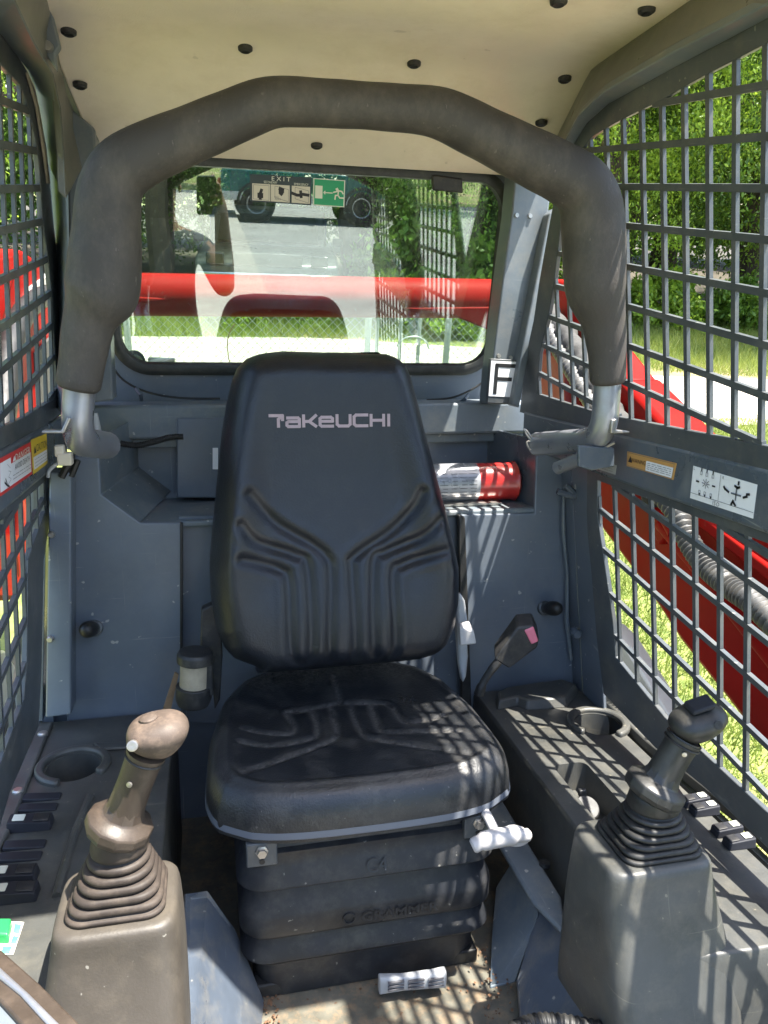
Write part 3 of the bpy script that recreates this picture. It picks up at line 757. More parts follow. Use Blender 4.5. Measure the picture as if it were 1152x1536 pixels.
strokes(G, [[(.74, .34), (.75, .36)]], .0050, 'exit_white', 'head_symbol', grn, .0012)
strokes(G, [[(.64, .47), (.72, .44), (.80, .40), (.90, .42), (.94, .50)], [(.79, .42), (.78, .57)], [(.78, .57), (.70, .58), (.69, .72)], [(.78, .57), (.84, .66), (.97, .66)]], .0026, 'exit_white', 'runner_symbol', grn, .0012)
# F plate on the pillar
fp = thing('letter_plate', 'white plate with a black letter F on the rear pillar', 'sign', aY(752, 605, 1.49))
q = [aY(x, y, 1.488) for x, y in ((737, 541), (777, 543), (772, 596), (733, 594))]
MB().prism([aY(x, y, 1.489) for x, y in ((736, 538), (780, 540), (774, 607), (731, 604))], (0, .012, 0)).build('holder', 'screen_paint', fp, bevel=.001)
sheet(q, 'white_vinyl', 'face', fp, (0, .0008, 0))
strokes(q, [[(.22, .12), (.22, .90)], [(.22, .12), (.90, .12)], [(.22, .50), (.78, .50)]], .0075, 'black_ink', 'letter_f', fp, .0006, Vector((0, 1, 0)))

# ------------------------------------------------------------------ control consoles
ZL, ZRC = -.68, -.70
def cyl_cutter(c, r0, r1, depth):
    return MB().lathe([(r1, -depth), (r0, .02)], c, (0, 0, 1), 36).build('cutter', 'console_plastic', None)
def console(side):
    z0 = ZL if side < 0 else ZRC
    if side < 0:
        t = thing('control_console', 'dark plastic side console with a cup holder, left of the seat', 'console', (-.20, 1.0, z0-.25))
        xi, xo = -.085, xL(z0)-.012
        out = [(xi, YB-.004), (xo, YB-.004), (xo, .60), (xo+.02, .54), (-.20, .46), (xi-.02, .46), (xi, .60)]
        m = 'console_plastic'
    else:
        t = thing('control_console', 'dark plastic side console with recessed tray and power socket, right of the seat', 'console', (.60, 1.0, z0-.25))
        xi, xo = .502, xR(z0)+.012
        out = [(xi, YB-.004), (xi, .70), (xi+.02, .66), (.60, .655), (xo, .655), (xo, YB-.004)]
        m = 'console_plastic'
    loops = []
    cx_ = sum(p[0] for p in out)/len(out); cy_ = sum(p[1] for p in out)/len(out)
    def ins(k, z, fr=0.0): return [Vector((x+(cx_-x)*k, y+(cy_-y)*k-(fr if y < .7 else 0), z)) for x, y in out]
    fr_ = 1.0 if side < 0 else .25
    body = MB().loft([ins(-.0, z0-.30, .10*fr_), ins(-.0, z0-.06, .05*fr_), ins(0, z0-.012), ins(.012, z0-.002), ins(.025, z0)]).build('top_panel', m, t, bevel=.004)
    cutters = []
    if side < 0:
        cup = aZ(110, 1151, z0)
    else:
        cup = aZ(897, 1086, z0)
    cutters.append(cyl_cutter(cup, .043, .036, .085))
    if side > 0:
        tq = [aZ(832, 1142, z0), aZ(870, 1130, z0), aZ(945, 1225, z0), aZ(905, 1260, z0)]
        tq = [Vector((.538, 1.085, 0)), Vector((.600, 1.085, 0)), Vector((.600, .80, 0)), Vector((.538, .80, 0))]
        c = sum(tq, Vector())/4; hx, hy = .031, .14
        L0 = [Vector((c.x+a, c.y+b, z0+.02)) for a, b in rrect(2*hx, 2*hy, .014)]
        L1 = [Vector((c.x+a*.86, c.y+b*.96, z0-.05)) for a, b in rrect(2*hx, 2*hy, .014)]
        cutters.append(MB().loft([L1, L0]).build('cutter', m, None))
    boolean_cut(body, cutters)
    # raised ring of the cup holder, open on the inner side
    a = MB(); n = 40; ring_o, ring_i = [], []
    for k in range(n+1):
        an = R_(-35+ 290*k/n) if side < 0 else R_(-75+290*k/n)
        d = Vector((math.cos(an), math.sin(an), 0))
        ring_i.append(cup+d*.0435+Vector((0, 0, -.004))); ring_o.append(cup+d*.058+Vector((0, 0, -.004)))
    a.ring(ring_i, ring_o, (0, 0, .013), closed=False)
    cu = a.build('cup_holder', m, t, bevel=.004)
    MB().lathe([(.0365, -.083), (.0355, -.081), (.0001, -.0805)], cup, (0, 0, 1), 32).build('cup_floor', m, t)
    # outer ledge along the screen with screws
    if side < 0:
        led = [aZ(x, y, z0+.008) for x, y in ((57, 1082), (80, 1082), (66, 1112), (18, 1235), (-30, 1330), (-70, 1330), (-30, 1200), (34, 1120))]
        scr = ((64, 1101), (27, 1187))
    else:
        led = [aZ(x, y, z0+.008) for x, y in ((886, 1030), (905, 1030), (985, 1098), (1152, 1236), (1230, 1300), (1200, 1310), (1110, 1222), (968, 1110))]
        scr = ((908, 1040), (975, 1108))
    MB().prism(led, (0, 0, -.02)).build('side_ledge', m, t, bevel=.003)
    for x, y in scr:
        MB().lathe([(.0085, -.003), (.0085, .002), (.006, .004), (.0001, .004)], aZ(x, y, z0+.008), (0, 0, 1), 14).build('screw', 'bare_steel', t)
    return t, cup
conL, cupL = console(-1)
conR, cupR = console(1)
# step behind the cup holder on each console
MB().loft([[aZ(x, y, ZRC)+Vector((0, 0, k)) for x, y in pts] for k, pts in ((-.002, ((745, 1066), (775, 1060), (790, 1066), (850, 1062), (868, 1040), (842, 1030), (760, 1042), (742, 1052))), (.018, ((748, 1063), (776, 1056), (792, 1062), (848, 1058), (864, 1038), (842, 1030), (762, 1042), (746, 1050))))]).build('raised_pad', 'console_plastic', conR, bevel=.004)
MB().prism([aZ(x, y, ZL) for x, y in ((140, 1118), (200, 1116), (205, 1124), (150, 1128))], (0, 0, .006)).build('raised_rib', 'console_plastic', conL, bevel=.003)
MB().tube(catmull([aZ(x, y, ZL+.001) for x, y in ((135, 1195), (118, 1235), (100, 1290), (85, 1345))], 5), .006, 8).build('groove_rib', 'console_plastic', conL)
# rocker switches: body > lens
def switch(parent, c, ux, uy, w, h, z_t=.012, lens=True, tilt=.1, lm='switch_lens'):
    ux = ux.normalized(); uy = uy.normalized(); n = Vector((0, 0, 1))
    lo = [c+ux*(a)+uy*(b) for a, b in rrect(w, h, .003, 3)]
    hi = [c+ux*(a*.94)+uy*(b*.92)+n*(z_t+tilt*a*.6) for a, b in rrect(w, h, .003, 3)]
    o = MB().loft([lo, hi]).build('rocker_switch', 'switch_black', parent, bevel=.0012)
    if lens:
        cc = c+ux*(w*.24)
        q = [cc+ux*a+uy*b+n*(z_t+.0007+tilt*(a+w*.24)*.6) for a, b in rrect(w*.26, h*.55, .001, 2)]
        MB().prism(q, (0, 0, .0008)).build('lens', lm, o)
        cc = c-ux*(w*.26)
        q = [cc+ux*a+uy*b+n*(z_t+.0007+tilt*(a-w*.26)*.6) for a, b in rrect(w*.34, h*.7, .001, 2)]
        MB().prism(q, (0, 0, .0012)).build('rocker_pad', 'plastic_black', o, bevel=.0006)
    return o
ux = Vector((-1, 0.05, 0)); uy = Vector((0.03, 1, 0))
for (px, py), ln in zip(((63, 1197), (57, 1213), (46, 1240), (37, 1269), (30, 1287), (20, 1319), (20, 1346)), (0, 0, 1, 0, 0, 1, 1)):
    c = aZ(px, py, ZL)
    switch(conL, c, ux, uy, .060 if ln else .056, .026 if ln else .019, .014 if ln else .004, bool(ln))
ux = Vector((1, -0.04, 0)); uy = Vector((0.04, 1, 0))
for px, py in ((1042, 1206), (1056, 1219), (1090, 1250), (1108, 1268)):
    switch(conR, aZ(px, py, ZRC), ux, uy, .044, .020, .013, True, tilt=.15)
# green switch on its printed label, front of the left console
MB().prism([aZ(x, y, ZL+.0006) for x, y in ((-30, 1381), (36, 1384), (20, 1432), (-40, 1432))], (0, 0, .0008)).build('switch_label', 'exit_white', conL)
for pq_ in (((22, 1386), (32, 1387), (29, 1400), (20, 1399)), ((20, 1404), (28, 1405), (24, 1416), (16, 1414)), ((4, 1420), (18, 1420), (14, 1430), (2, 1430)), ((-24, 1420), (-4, 1420), (-8, 1429), (-28, 1429))):
    MB().prism([aZ(x, y, ZL+.0018) for x, y in pq_], (0, 0, .0005)).build('label_print', 'green_label', conL)
o = MB().loft([[aZ(x, y, ZL) for x, y in ((-28, 1388), (20, 1388), (14, 1418), (-34, 1416))], [aZ(x, y, ZL)+Vector((0, 0, .012)) for x, y in ((-26, 1390), (18, 1390), (13, 1414), (-32, 1413))]]).build('green_switch', 'switch_green', conL, bevel=.002)
# power socket in the tray of the right console
sp = Vector((.552, .985, ZRC-.044))
MB().lathe([(.021, 0), (.021, .012), (.019, .016), (.0001, .016)], sp+Vector((0, 0, .018)), (-.05, -.55, .85), 24).build('power_socket', 'rubber_black', conR, bevel=.001)
MB().box(sp+Vector((.0, .012, .044)), (.012, .008, .012)).build('socket_tab', 'plastic_black', conR, bevel=.002)

# ------------------------------------------------------------------ joysticks with their pedestals
def sq(c, hx, hy, r, z, n=4, sh=(0, 0)):
    return [Vector((c[0]+sh[0]+a, c[1]+sh[1]+b, z)) for a, b in rrect(2*hx, 2*hy, r, n)]
def joystick(side):
    if side < 0:
        c = (-.116, .757); zt = -.585
        t = thing('control_lever', 'dusty control lever in a ribbed boot, warm sunlight in its brown tone, on the sunlit pedestal', 'joystick', (c[0], c[1], zt-.30))
        pm, lm, bm_ = 'console_plastic_faded_lit', 'lever_dark', 'boot_warm_lit'  # sun-warmed brown tones for the left lever
        collar = aY(180, 1234, c[1]); kk = aY(231, 1100, c[1]-.005)
    else:
        c = (.508, .748); zt = -.602
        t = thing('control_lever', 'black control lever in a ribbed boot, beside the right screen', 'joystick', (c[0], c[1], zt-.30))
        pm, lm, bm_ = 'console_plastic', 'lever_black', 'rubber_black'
        collar = aY(984, 1180, c[1]); kk = aY(1040, 1084, c[1]-.005)
    kx, ky, kz = kk
    s = side; ks = .87 if side < 0 else .92
    # pedestal
    g_ = .008 if s > 0 else 0.0; hx_ = -.008 if s > 0 else 0.0
    L = [sq(c, .078+g_, .150, .03, zt-.42, sh=(.012*s+hx_, -.065)), sq(c, .076+g_, .100, .03, zt-.19, sh=(.010*s+hx_, -.026)), sq(c, .072+g_, .074, .028, zt-.09, sh=(.005*s+hx_, -.006)),
         sq(c, .0645+g_, .060, .026, zt-.030, sh=(hx_, 0)), sq(c, .063+g_, .058, .024, zt-.010, sh=(hx_, 0)), sq(c, .060+g_, .055, .022, zt-.002, sh=(hx_, 0)), sq(c, .053+g_, .048, .02, zt, sh=(hx_, 0))]
    ped = MB().loft(L).build('pedestal', pm, t, ang=60, subsurf=1)
    # boot of stacked folds
    L = []
    base = Vector((c[0], c[1], zt))
    topc = collar-Vector((0, 0, .004))
    N = 5
    L.append(sq(c, .0575*ks, .050*ks, .020, zt+.0, 8)); L.append(sq(c, .0575*ks, .050*ks, .020, zt+.004, 8)); L.append(sq(c, .055*ks, .048*ks, .020, zt+.005, 8))
    for k in range(N):
        fc_ = .12+k*.118; hf = .058; ro = (.0545-.0042*k)*ks; ri = ro-.0085
        for a_ in range(-4, 5):
            an = a_/4*math.pi/2
            r = ri+(ro-ri)*math.cos(an)**.55; f = fc_+hf*math.sin(an)
            p = base.lerp(topc, f)
            wy = .86+.14*k/N
            L.append([Vector((p.x+a, p.y+b, p.z)) for a, b in rrect(2*r, 2*r*wy, r*wy*(.50+.12*k), 8)])
    for f, r in ((.70, .0335*ks), (.74, .0345*ks), (.90, .0325*ks), (1.0, .032*ks)):
        p = base.lerp(topc, f)
        L.append([Vector((p.x+a, p.y+b, p.z)) for a, b in rrect(2*r, 2*r, r*.97, 8)])
    MB().loft(L).build('rubber_boot', bm_, t, ang=180)
    # collar
    k = Vector((kx, ky, kz)); ax = (k-collar).normalized()
    MB().lathe([(r_*ks, h_) for r_, h_ in ((.030, -.015), (.0375, -.012), (.0405, -.006), (.0405, .003), (.036, .007), (.026, .011), (.0235, .017), (.0215, .026))], collar, ax, 12, 1.0).build('collar', lm, t, ang=22, bevel=.0015)
    # grip shaft and knob
    sh = MB().lathe([(r_*ks, h_) for r_, h_ in ((.0230, .010), (.0218, .03), (.0212, .05), (.0218, .072), (.0232, (k-collar).length-.026), (.0240, (k-collar).length-.022))], collar, ax, 20).build('grip_shaft', lm, t, ang=60)
    MB().lathe([(.003, 0), (.003, .002), (.0001, .0025)], collar+ax*.060+Vector((-.007, -.0205*ks, 0)), (-.4, -1, 0), 10).build('screw', 'bare_steel', sh)
    kn = MB(); n, mseg = 16, 24
    dirx = Vector((1, 0, .12 if s < 0 else .30)).normalized(); dz = (ax-dirx*ax.dot(dirx)).normalized(); dy = dz.cross(dirx)
    rx, ry, rz = (.0315, .028, .0185) if s < 0 else (.034, .028, .018)
    kc = k+(dirx*.004 if s < 0 else dirx*.006)
    for i in range(n+1):
        th = math.pi*i/n
        for j in range(mseg):
            ph = 2*math.pi*j/mseg
            x = math.sin(th)*math.cos(ph); y = math.sin(th)*math.sin(ph); z = math.cos(th)
            e = .8
            x = math.copysign(abs(x)**e, x); y = math.copysign(abs(y)**e, y); z = math.copysign(abs(z)**.9, z)
            tx = 1.0 if z > 0 else 1.0-.10*z*z+.12*z if False else (1.0-.46*abs(z)**1.2 if z < 0 else 1.0)
            kn.v.append(kc+dirx*(x*rx*tx)+dy*(y*ry*tx)+dz*(z*rz*(1.0 if z > 0 else 1.55)))
    for i in range(n):
        for j in range(mseg):
            j2 = (j+1) % mseg
            kn.f.append((i*mseg+j, i*mseg+j2, (i+1)*mseg+j2, (i+1)*mseg+j))
    kb = kn.build('knob', 'lever_warm_lit' if s < 0 else lm, t, ang=180)
    MB().lathe([(.0236*ks, -.0012), (.0246*ks, 0), (.0236*ks, .0012)], k-ax*.0285, ax, 24).build('seam_ring', 'rubber_black', kb)
    bp = kc+dirx*(-.022 if s < 0 else .010)-Vector((0, ry*.86, 0))+dz*.004
    MB().lathe([(.0055, -.004), (.0055, .003), (.004, .0035), (.0001, .0025)], bp, (-.15, -1, .35), 16).build('push_button', 'bare_steel' if s < 0 else 'rubber_black', kb)
    if s > 0:
        MB().prism([kc+dz*(rz+.001)+dirx*a+dy*b for a, b in ((-.012, -.012), (.016, -.014), (.020, .010), (-.010, .012))], dz*.006+dirx*.003).build('rocker_cap', 'switch_black', kb, bevel=.002)
    else:
        MB().lathe([(.010, -.003), (.0095, .002), (.006, .004), (.0001, .0045)], kc+dz*(rz-.001)+dirx*-.006, dz, 16).build('rocker_cap', 'lever_warm_lit', kb)
    return t
jL = joystick(-1); jR = joystick(1)

# ------------------------------------------------------------------ seat
seat = thing('operator_seat', 'black vinyl suspension seat with a high embossed backrest', 'seat', (.195, 1.1, ZF))
PB, NB = Vector((0, 1.205, -.55)), Vector((0, 1, -.16)).normalized()
SB = Vector((0, .16, 1)).normalized()                      # up along the backrest
def sB(px, py): return aP(px, py, PB, NB)
def bx(p): return (p.x, (p-PB).dot(SB))
Lp = [bx(sB(x, y)) for x, y in ((425, 524.5), (392, 527), (370, 535), (357, 548), (349, 566), (341, 600), (333, 650), (326, 720), (319, 790), (314, 850), (316, 900), (324, 945), (336, 975), (352, 992), (385, 1003))]
Rp = [bx(sB(x, y)) for x, y in ((550, 524.5), (578, 527), (598, 534), (611, 546), (619, 564), (629, 600), (641, 650), (659, 720), (677, 790), (690, 850), (690, 900), (684, 940), (672, 968), (655, 984), (620, 994))]
st, sb_ = max(Lp[0][1], Rp[0][1]), min(Lp[-1][1], Rp[-1][1])
def interp(tab, s):
    t2 = sorted(tab, key=lambda q: q[1]); return float(np.interp(s, [q[1] for q in t2], [q[0] for q in t2]))
def polyd(X, Y, lines):
    D = np.full(X.shape, 9.0)
    for L in lines:
        for (ax_, ay), (bx_, by) in zip(L[:-1], L[1:]):
            dx, dy = bx_-ax_, by-ay
            t = np.clip(((X-ax_)*dx+(Y-ay)*dy)/(dx*dx+dy*dy+1e-12), 0, 1)
            D = np.minimum(D, np.hypot(X-ax_-t*dx, Y-ay-t*dy))
    return D
def smooth2(pts): return [(q.x, q.y) for q in catmull([Vector((a, b, 0)) for a, b in pts], 6)]
gl = ([(200, 660), (300, 770), (450, 860), (510, 915), (522, 990), (522, 1315), (612, 1315), (605, 970), (620, 905), (760, 810), (850, 720), (885, 650)],
      [(165, 780), (230, 850), (380, 900), (430, 955), (438, 1300), (368, 1298), (352, 1010), (325, 962), (250, 935), (170, 915)],
      [(950, 760), (880, 830), (740, 890), (692, 940), (695, 1290), (772, 1280), (768, 985), (805, 940), (880, 910), (965, 880)])
GB = [smooth2([bx(sB(300+x/2.743, 500+y/2.743)) for x, y in L]) for L in gl]
NU, NV = 150, 190
uu = np.sin(np.linspace(-math.pi/2, math.pi/2, NU))*.35+np.linspace(-1, 1, NU)*.65
vvv = (np.sin(np.linspace(-math.pi/2, math.pi/2, NV))*.4+np.linspace(-1, 1, NV)*.6+1)/2
S = sb_+(st-sb_)*vvv
XL = np.array([interp(Lp, s) for s in S]); XRr = np.array([interp(Rp, s) for s in S])
X = XL[:, None]+(XRr-XL)[:, None]*(uu[None, :]+1)/2
Y = np.repeat(S[:, None], NU, 1)
outl = [(XL[i], S[i]) for i in range(NV)]+[(XRr[i], S[i]) for i in range(NV-1, -1, -1)]
outl.append(outl[0])
dist = polyd(X, Y, [outl[::3]+[outl[0]]])
edge = (uu[None, :]**2 > .9999) | (vvv[:, None] < 1e-6) | (vvv[:, None] > 1-1e-6)
dist = np.where(edge, 0, dist)
h = .082*np.sqrt(np.clip(1-(1-np.clip(dist/.052, 0, 1))**2.3, 0, 1))
u = np.abs(uu)[None, :]; vv_ = vvv[:, None]
bol = np.clip((u-.52)/.40, 0, 1); bol = bol*bol*(3-2*bol)
h = h+.022*bol*np.exp(-((vv_-.40)/.33)**2)*np.clip(dist/.03, 0, 1)
h = h-.010*(1-bol)*np.exp(-((vv_-.62)/.25)**2)+.012*(1-bol)*np.exp(-((vv_-.16)/.16)**2)
dg_ = polyd(X, Y, GB)
fade = np.clip(dist/.03, 0, 1)
h = h-.0068*np.exp(-(dg_/.0078)**2)*fade+.0012*np.exp(-((dg_-.016)/.007)**2)*fade
def grid_mesh(P, back, nv, nu):
    V = [Vector(p) for p in P.reshape(-1, 3)]
    Fs = [(i*nu+j, i*nu+j+1, (i+1)*nu+j+1, (i+1)*nu+j) for i in range(nv-1) for j in range(nu-1)]
    b = [j for j in range(nu)]+[i*nu+nu-1 for i in range(1, nv)]+[(nv-1)*nu+j for j in range(nu-2, -1, -1)]+[i*nu for i in range(nv-2, 0, -1)]
    n0 = len(V); V += [V[i]+Vector(back) for i in b]; nb = len(b)
    Fs += [(b[k], b[(k+1) % nb], n0+(k+1) % nb, n0+k) for k in range(nb)]+[tuple(range(n0, n0+nb))]
    mb = MB(); mb.v = V; mb.f = Fs; return mb
PBn = np.array(PB); SBn = np.array(SB); NBn = np.array(NB)
PT = X[..., None]*np.array([1., 0, 0])+(PBn+0*X[..., None])*np.array([0, 1, 1])+Y[..., None]*SBn+NBn*(.034-h)[..., None]
backrest = grid_mesh(PT, NB*.05, NV, NU).build('backrest', 'seat_vinyl', seat, ang=70)
def back_surface(x, s):                                   # height of the vinyl at a point of the backrest
    i = int(np.argmin(np.abs(S-s))); j = int(np.argmin(np.abs(X[i]-x)))
    return .034-h[i, j]
# maker's name on the backrest, drawn as strokes
LOGO = {'T': [[(0, 1), (.92, 1), (.92, .6)], [(.62, .66), (.62, 0)], [(.62, .66), (.92, 1)]],
        'a': [[(.05, .78), (.85, .78), (.95, .66), (.95, .0), (.12, .0), (.02, .12), (.02, .36), (.14, .45), (.95, .45)]],
        'K': [[(.05, 0), (.05, 1)], [(.05, .45), (.45, .45), (.95, 1)], [(.45, .45), (.95, 0)]],
        'e': [[(.08, .45), (.92, .45), (.92, .70), (.80, .82), (.15, .82), (.03, .70), (.03, .12), (.15, 0), (.95, 0)]],
        'U': [[(.04, 1), (.04, .16), (.18, 0), (.82, 0), (.96, .16), (.96, 1)]],
        'C': [[(.98, 1), (.18, 1), (.04, .84), (.04, .16), (.18, 0), (.98, 0)]],
        'H': [[(.05, 0), (.05, 1)], [(.95, 0), (.95, 1)], [(.05, .5), (.95, .5)]],
        'I': [[(.5, 0), (.5, 1)]]}
wds = [('T', .95), ('a', .92), ('K', .95), ('e', .98), ('U', 1.0), ('C', 1.0), ('H', 1.0), ('I', .22)]
tot = sum(w for _, w in wds)+.20*(len(wds)-1)
p00, p10, p01 = bx(sB(402, 642)), bx(sB(577, 640)), bx(sB(402, 626))
mb = MB(); xc = 0.0
def logo_pt(u, v):
    x = p00[0]+(p10[0]-p00[0])*u; s = p00[1]+(p10[1]-p00[1])*u+(p01[1]-p00[1])*v
    return Vector((x, 0, 0))+Vector((0, PB.y, PB.z))+SB*s+NB*(back_surface(x, s)-.0010)
for ch, w in wds:
    for L in LOGO[ch]:
        P = [logo_pt((xc+a*w)/tot, b) for a, b in L]
        for i in range(len(P)-1):
            d = P[i+1]-P[i]; ln = d.length
            if ln < 1e-6: continue
            d /= ln; sd = d.cross(NB).normalized()*.0024
            e = d*.0016
            mb.add([P[i]-e-sd, P[i+1]+e-sd, P[i+1]+e+sd, P[i]-e+sd], [(0, 1, 2, 3)])
    xc += w+.20
mb.build('printed_name', 'logo_pink', backrest, smooth=False)

# cushion
CXS, CYS, HC = .201, 1.141, .056
GC = ([(465, 300), (485, 380)], [(330, 408), (440, 388), (485, 380), (640, 380)], [(340, 405), (300, 412), (326, 468), (300, 495), (150, 480)],
      [(385, 395), (406, 480), (380, 515), (250, 540), (140, 530)], [(450, 390), (472, 500), (400, 545), (150, 640)],
      [(640, 380), (668, 395), (695, 440), (740, 455), (850, 430)], [(590, 385), (620, 470), (650, 490), (900, 490)], [(520, 390), (552, 480), (590, 515), (750, 545), (940, 575)])
ZC = -.600
def cxy(x, y): p = aZ(300+x/2.304, 880+y/2.304, ZC); return (p.x, p.y)
GCl = [smooth2([cxy(*q) for q in L]) for L in GC]
NU2, NV2 = 130, 130
v2 = (np.sin(np.linspace(-math.pi/2, math.pi/2, NV2))*.5+np.linspace(-1, 1, NV2)*.5)
u2 = (np.sin(np.linspace(-math.pi/2, math.pi/2, NU2))*.5+np.linspace(-1, 1, NU2)*.5)
def halfw(v):                                             # v -1 front .. 1 rear
    a = np.interp(v, [-1, -.6, 0, .5, .8, 1], [.226, .231, .226, .208, .186, .172])
    ex = 5.5
    return a*(1-np.abs(v)**ex*.16)
Vg, Ug_ = np.meshgrid(v2, u2, indexing='ij')
XC = CXS+Ug_*halfw(Vg)*(1-.10*np.clip(np.abs(Vg)-.86, 0, 1)/.14*1.0)
YC = CYS+Vg*.225*(1-.030*Ug_**2*(Vg < 0)-.05*np.abs(Ug_)**5)
oc = [(XC[i, 0], YC[i, 0]) for i in range(NV2)]+[(XC[-1, j], YC[-1, j]) for j in range(NU2)]+[(XC[i, -1], YC[i, -1]) for i in range(NV2-1, -1, -1)]+[(XC[0, j], YC[0, j]) for j in range(NU2-1, -1, -1)]
dc = polyd(XC, YC, [oc[::3]+[oc[0]]])
eg = (np.abs(Vg) > .99999) | (np.abs(Ug_) > .99999)
dc = np.where(eg, 0, dc)
hc = HC*np.sqrt(np.clip(1-(1-np.clip(dc/.036, 0, 1))**2.4, 0, 1))
b2 = np.clip((np.abs(Ug_)-.55)/.4, 0, 1); b2 = b2*b2*(3-2*b2)
hc = hc-.012*(1-b2)*np.exp(-((Vg-.25)/.55)**2)*np.clip(dc/.05, 0, 1)
dgc = polyd(XC, YC, GCl)
fc = np.clip(dc/.03, 0, 1)
hc = hc-.0042*np.exp(-(dgc/.0060)**2)*fc+.0004*np.exp(-((dgc-.012)/.006)**2)*fc
hc = hc+.0035*np.exp(-((dc-.034)/.0055)**2)*(1-.75*np.clip((Vg-.3)/.4, 0, 1))
ZZ = ZC-HC+hc
cu = grid_mesh(np.stack([XC, YC, ZZ], -1), (0, 0, -.012), NV2, NU2).build('cushion', 'seat_vinyl_dusty', seat, ang=70)
dv = np.exp(-(dgc/.0045)**2)*.55*(Vg > -.6)+.42*np.clip((Vg-.45)/.4, 0, 1)
att = cu.data.attributes.new('dust', 'FLOAT', 'POINT')
vals = np.zeros(len(cu.data.vertices), np.float32); vals[:NV2*NU2] = dv.reshape(-1)
att.data.foreach_set('value', vals)
m = MATS['seat_vinyl_dusty']; n_, l_ = m.node_tree.nodes, m.node_tree.links
p_ = n_['Principled BSDF']; src = p_.inputs['Base Color'].links[0].from_socket
at = n_.new('ShaderNodeAttribute'); at.attribute_name = 'dust'
nz = n_.new('ShaderNodeTexNoise'); nz.inputs['Scale'].default_value = 150; nz.inputs['Detail'].default_value = 8; nz.inputs['Roughness'].default_value = .8
tcn = n_.new('ShaderNodeTexCoord'); l_.new(tcn.outputs['Object'], nz.inputs['Vector'])
mr = n_.new('ShaderNodeMapRange'); mr.inputs['From Min'].default_value = .42; mr.inputs['From Max'].default_value = .68
l_.new(nz.outputs['Fac'], mr.inputs['Value'])
mu = n_.new('ShaderNodeMath'); mu.operation = 'MULTIPLY'; l_.new(at.outputs['Fac'], mu.inputs[0]); l_.new(mr.outputs['Result'], mu.inputs[1])
mxn = n_.new('ShaderNodeMixRGB'); mxn.inputs['Color2'].default_value = (.30, .28, .25, 1)
l_.new(mu.outputs[0], mxn.inputs['Fac']); l_.new(src, mxn.inputs['Color1']); l_.new(mxn.outputs['Color'], p_.inputs['Base Color'])
# grey welt under the cushion
wl = [Vector((x, y, ZC-HC)) for x, y in oc[::4]]
wi = [Vector((CXS+(q.x-CXS)*.975, CYS+(q.y-CYS)*.98, ZC-HC-.013)) for q in wl]
MB().loft([[q+Vector((0, 0, .003)) for q in wl], [Vector((CXS+(q.x-CXS)*1.006, CYS+(q.y-CYS)*1.006, ZC-HC-.006)) for q in wl], wi]).build('seat_pan', 'seat_trim', seat)
# suspension bellows
BX, BY = .200, 1.08
prof_b = [(-.672, -.012), (-.690, -.006), (-.694, .002), (-.702, .000), (-.716, .004), (-.738, .013), (-.743, .014), (-.748, .008), (-.752, -.002), (-.774, .004), (-.788, .011), (-.794, .012), (-.820, .012), (-.826, .008), (-.830, -.001), (-.844, .003), (-.857, .010), (-.864, .011), (-.872, .004), (-.880, -.008), (-.938, -.012)]
def bl(z, o): return [Vector((BX+a, BY+b, z)) for a, b in rrect(2*(.178+o), 2*(.140+o), .04, 7)]
bel = MB().loft([bl(z, o*.85) for z, o in prof_b]).build('suspension_bellows', 'bellows_rubber', seat, ang=42)
q = [Vector((BX-.02, BY-.1535, -.812)), Vector((BX+.14, BY-.1535, -.812)), Vector((BX+.14, BY-.1535, -.836)), Vector((BX-.02, BY-.1535, -.836))]
text('GRAMMER', Vector((BX+.040, BY-.1528, -.807)), (1, 0, 0), (0, 0, 1), .015, 'bellows_rubber', bel, thick=.0008, width=.115, name='embossed_name', bold=.02)
MB().ring([Vector((BX-.035+.009*math.cos(a), BY-.1529, -.807+.009*math.sin(a))) for a in np.linspace(0, 6.2, 18)], [Vector((BX-.035+.0075*math.cos(a), BY-.1529, -.807+.0075*math.sin(a))) for a in np.linspace(0, 6.2, 18)], (0, .002, 0)).build('embossed_emblem', 'bellows_rubber', bel)
text('C4', Vector((BX+.005, BY-.1505, -.727)), (1, 0, .0), (0, .4, 1), .019, 'bellows_rubber', bel, thick=.0012, width=.03, name='embossed_mark')
for sx in (-1, 1):
    c = Vector((BX+sx*.155, BY-.143, -.688))
    br = MB().box(c, (.042, .012, .036)).build('mount_bracket', 'screen_paint', seat, bevel=.002)
    MB().lathe([(.0065, -.009), (.0065, -.004), (.009, -.003), (.009, 0)], c+Vector((0, -.005, .006)), (0, 1, 0), 6).build('bolt', 'bare_steel', br)
    MB().lathe([(.0001, -.001), (.004, -.001), (.004, .003)], c+Vector((0, -.0062, -.010)), (0, 1, 0), 10).build('bolt_hole', 'black_ink', br)
MB().box((BX, BY, ZF+.012), (.34, .26, .022)).build('slide_base', 'rubber_black', seat, bevel=.003)
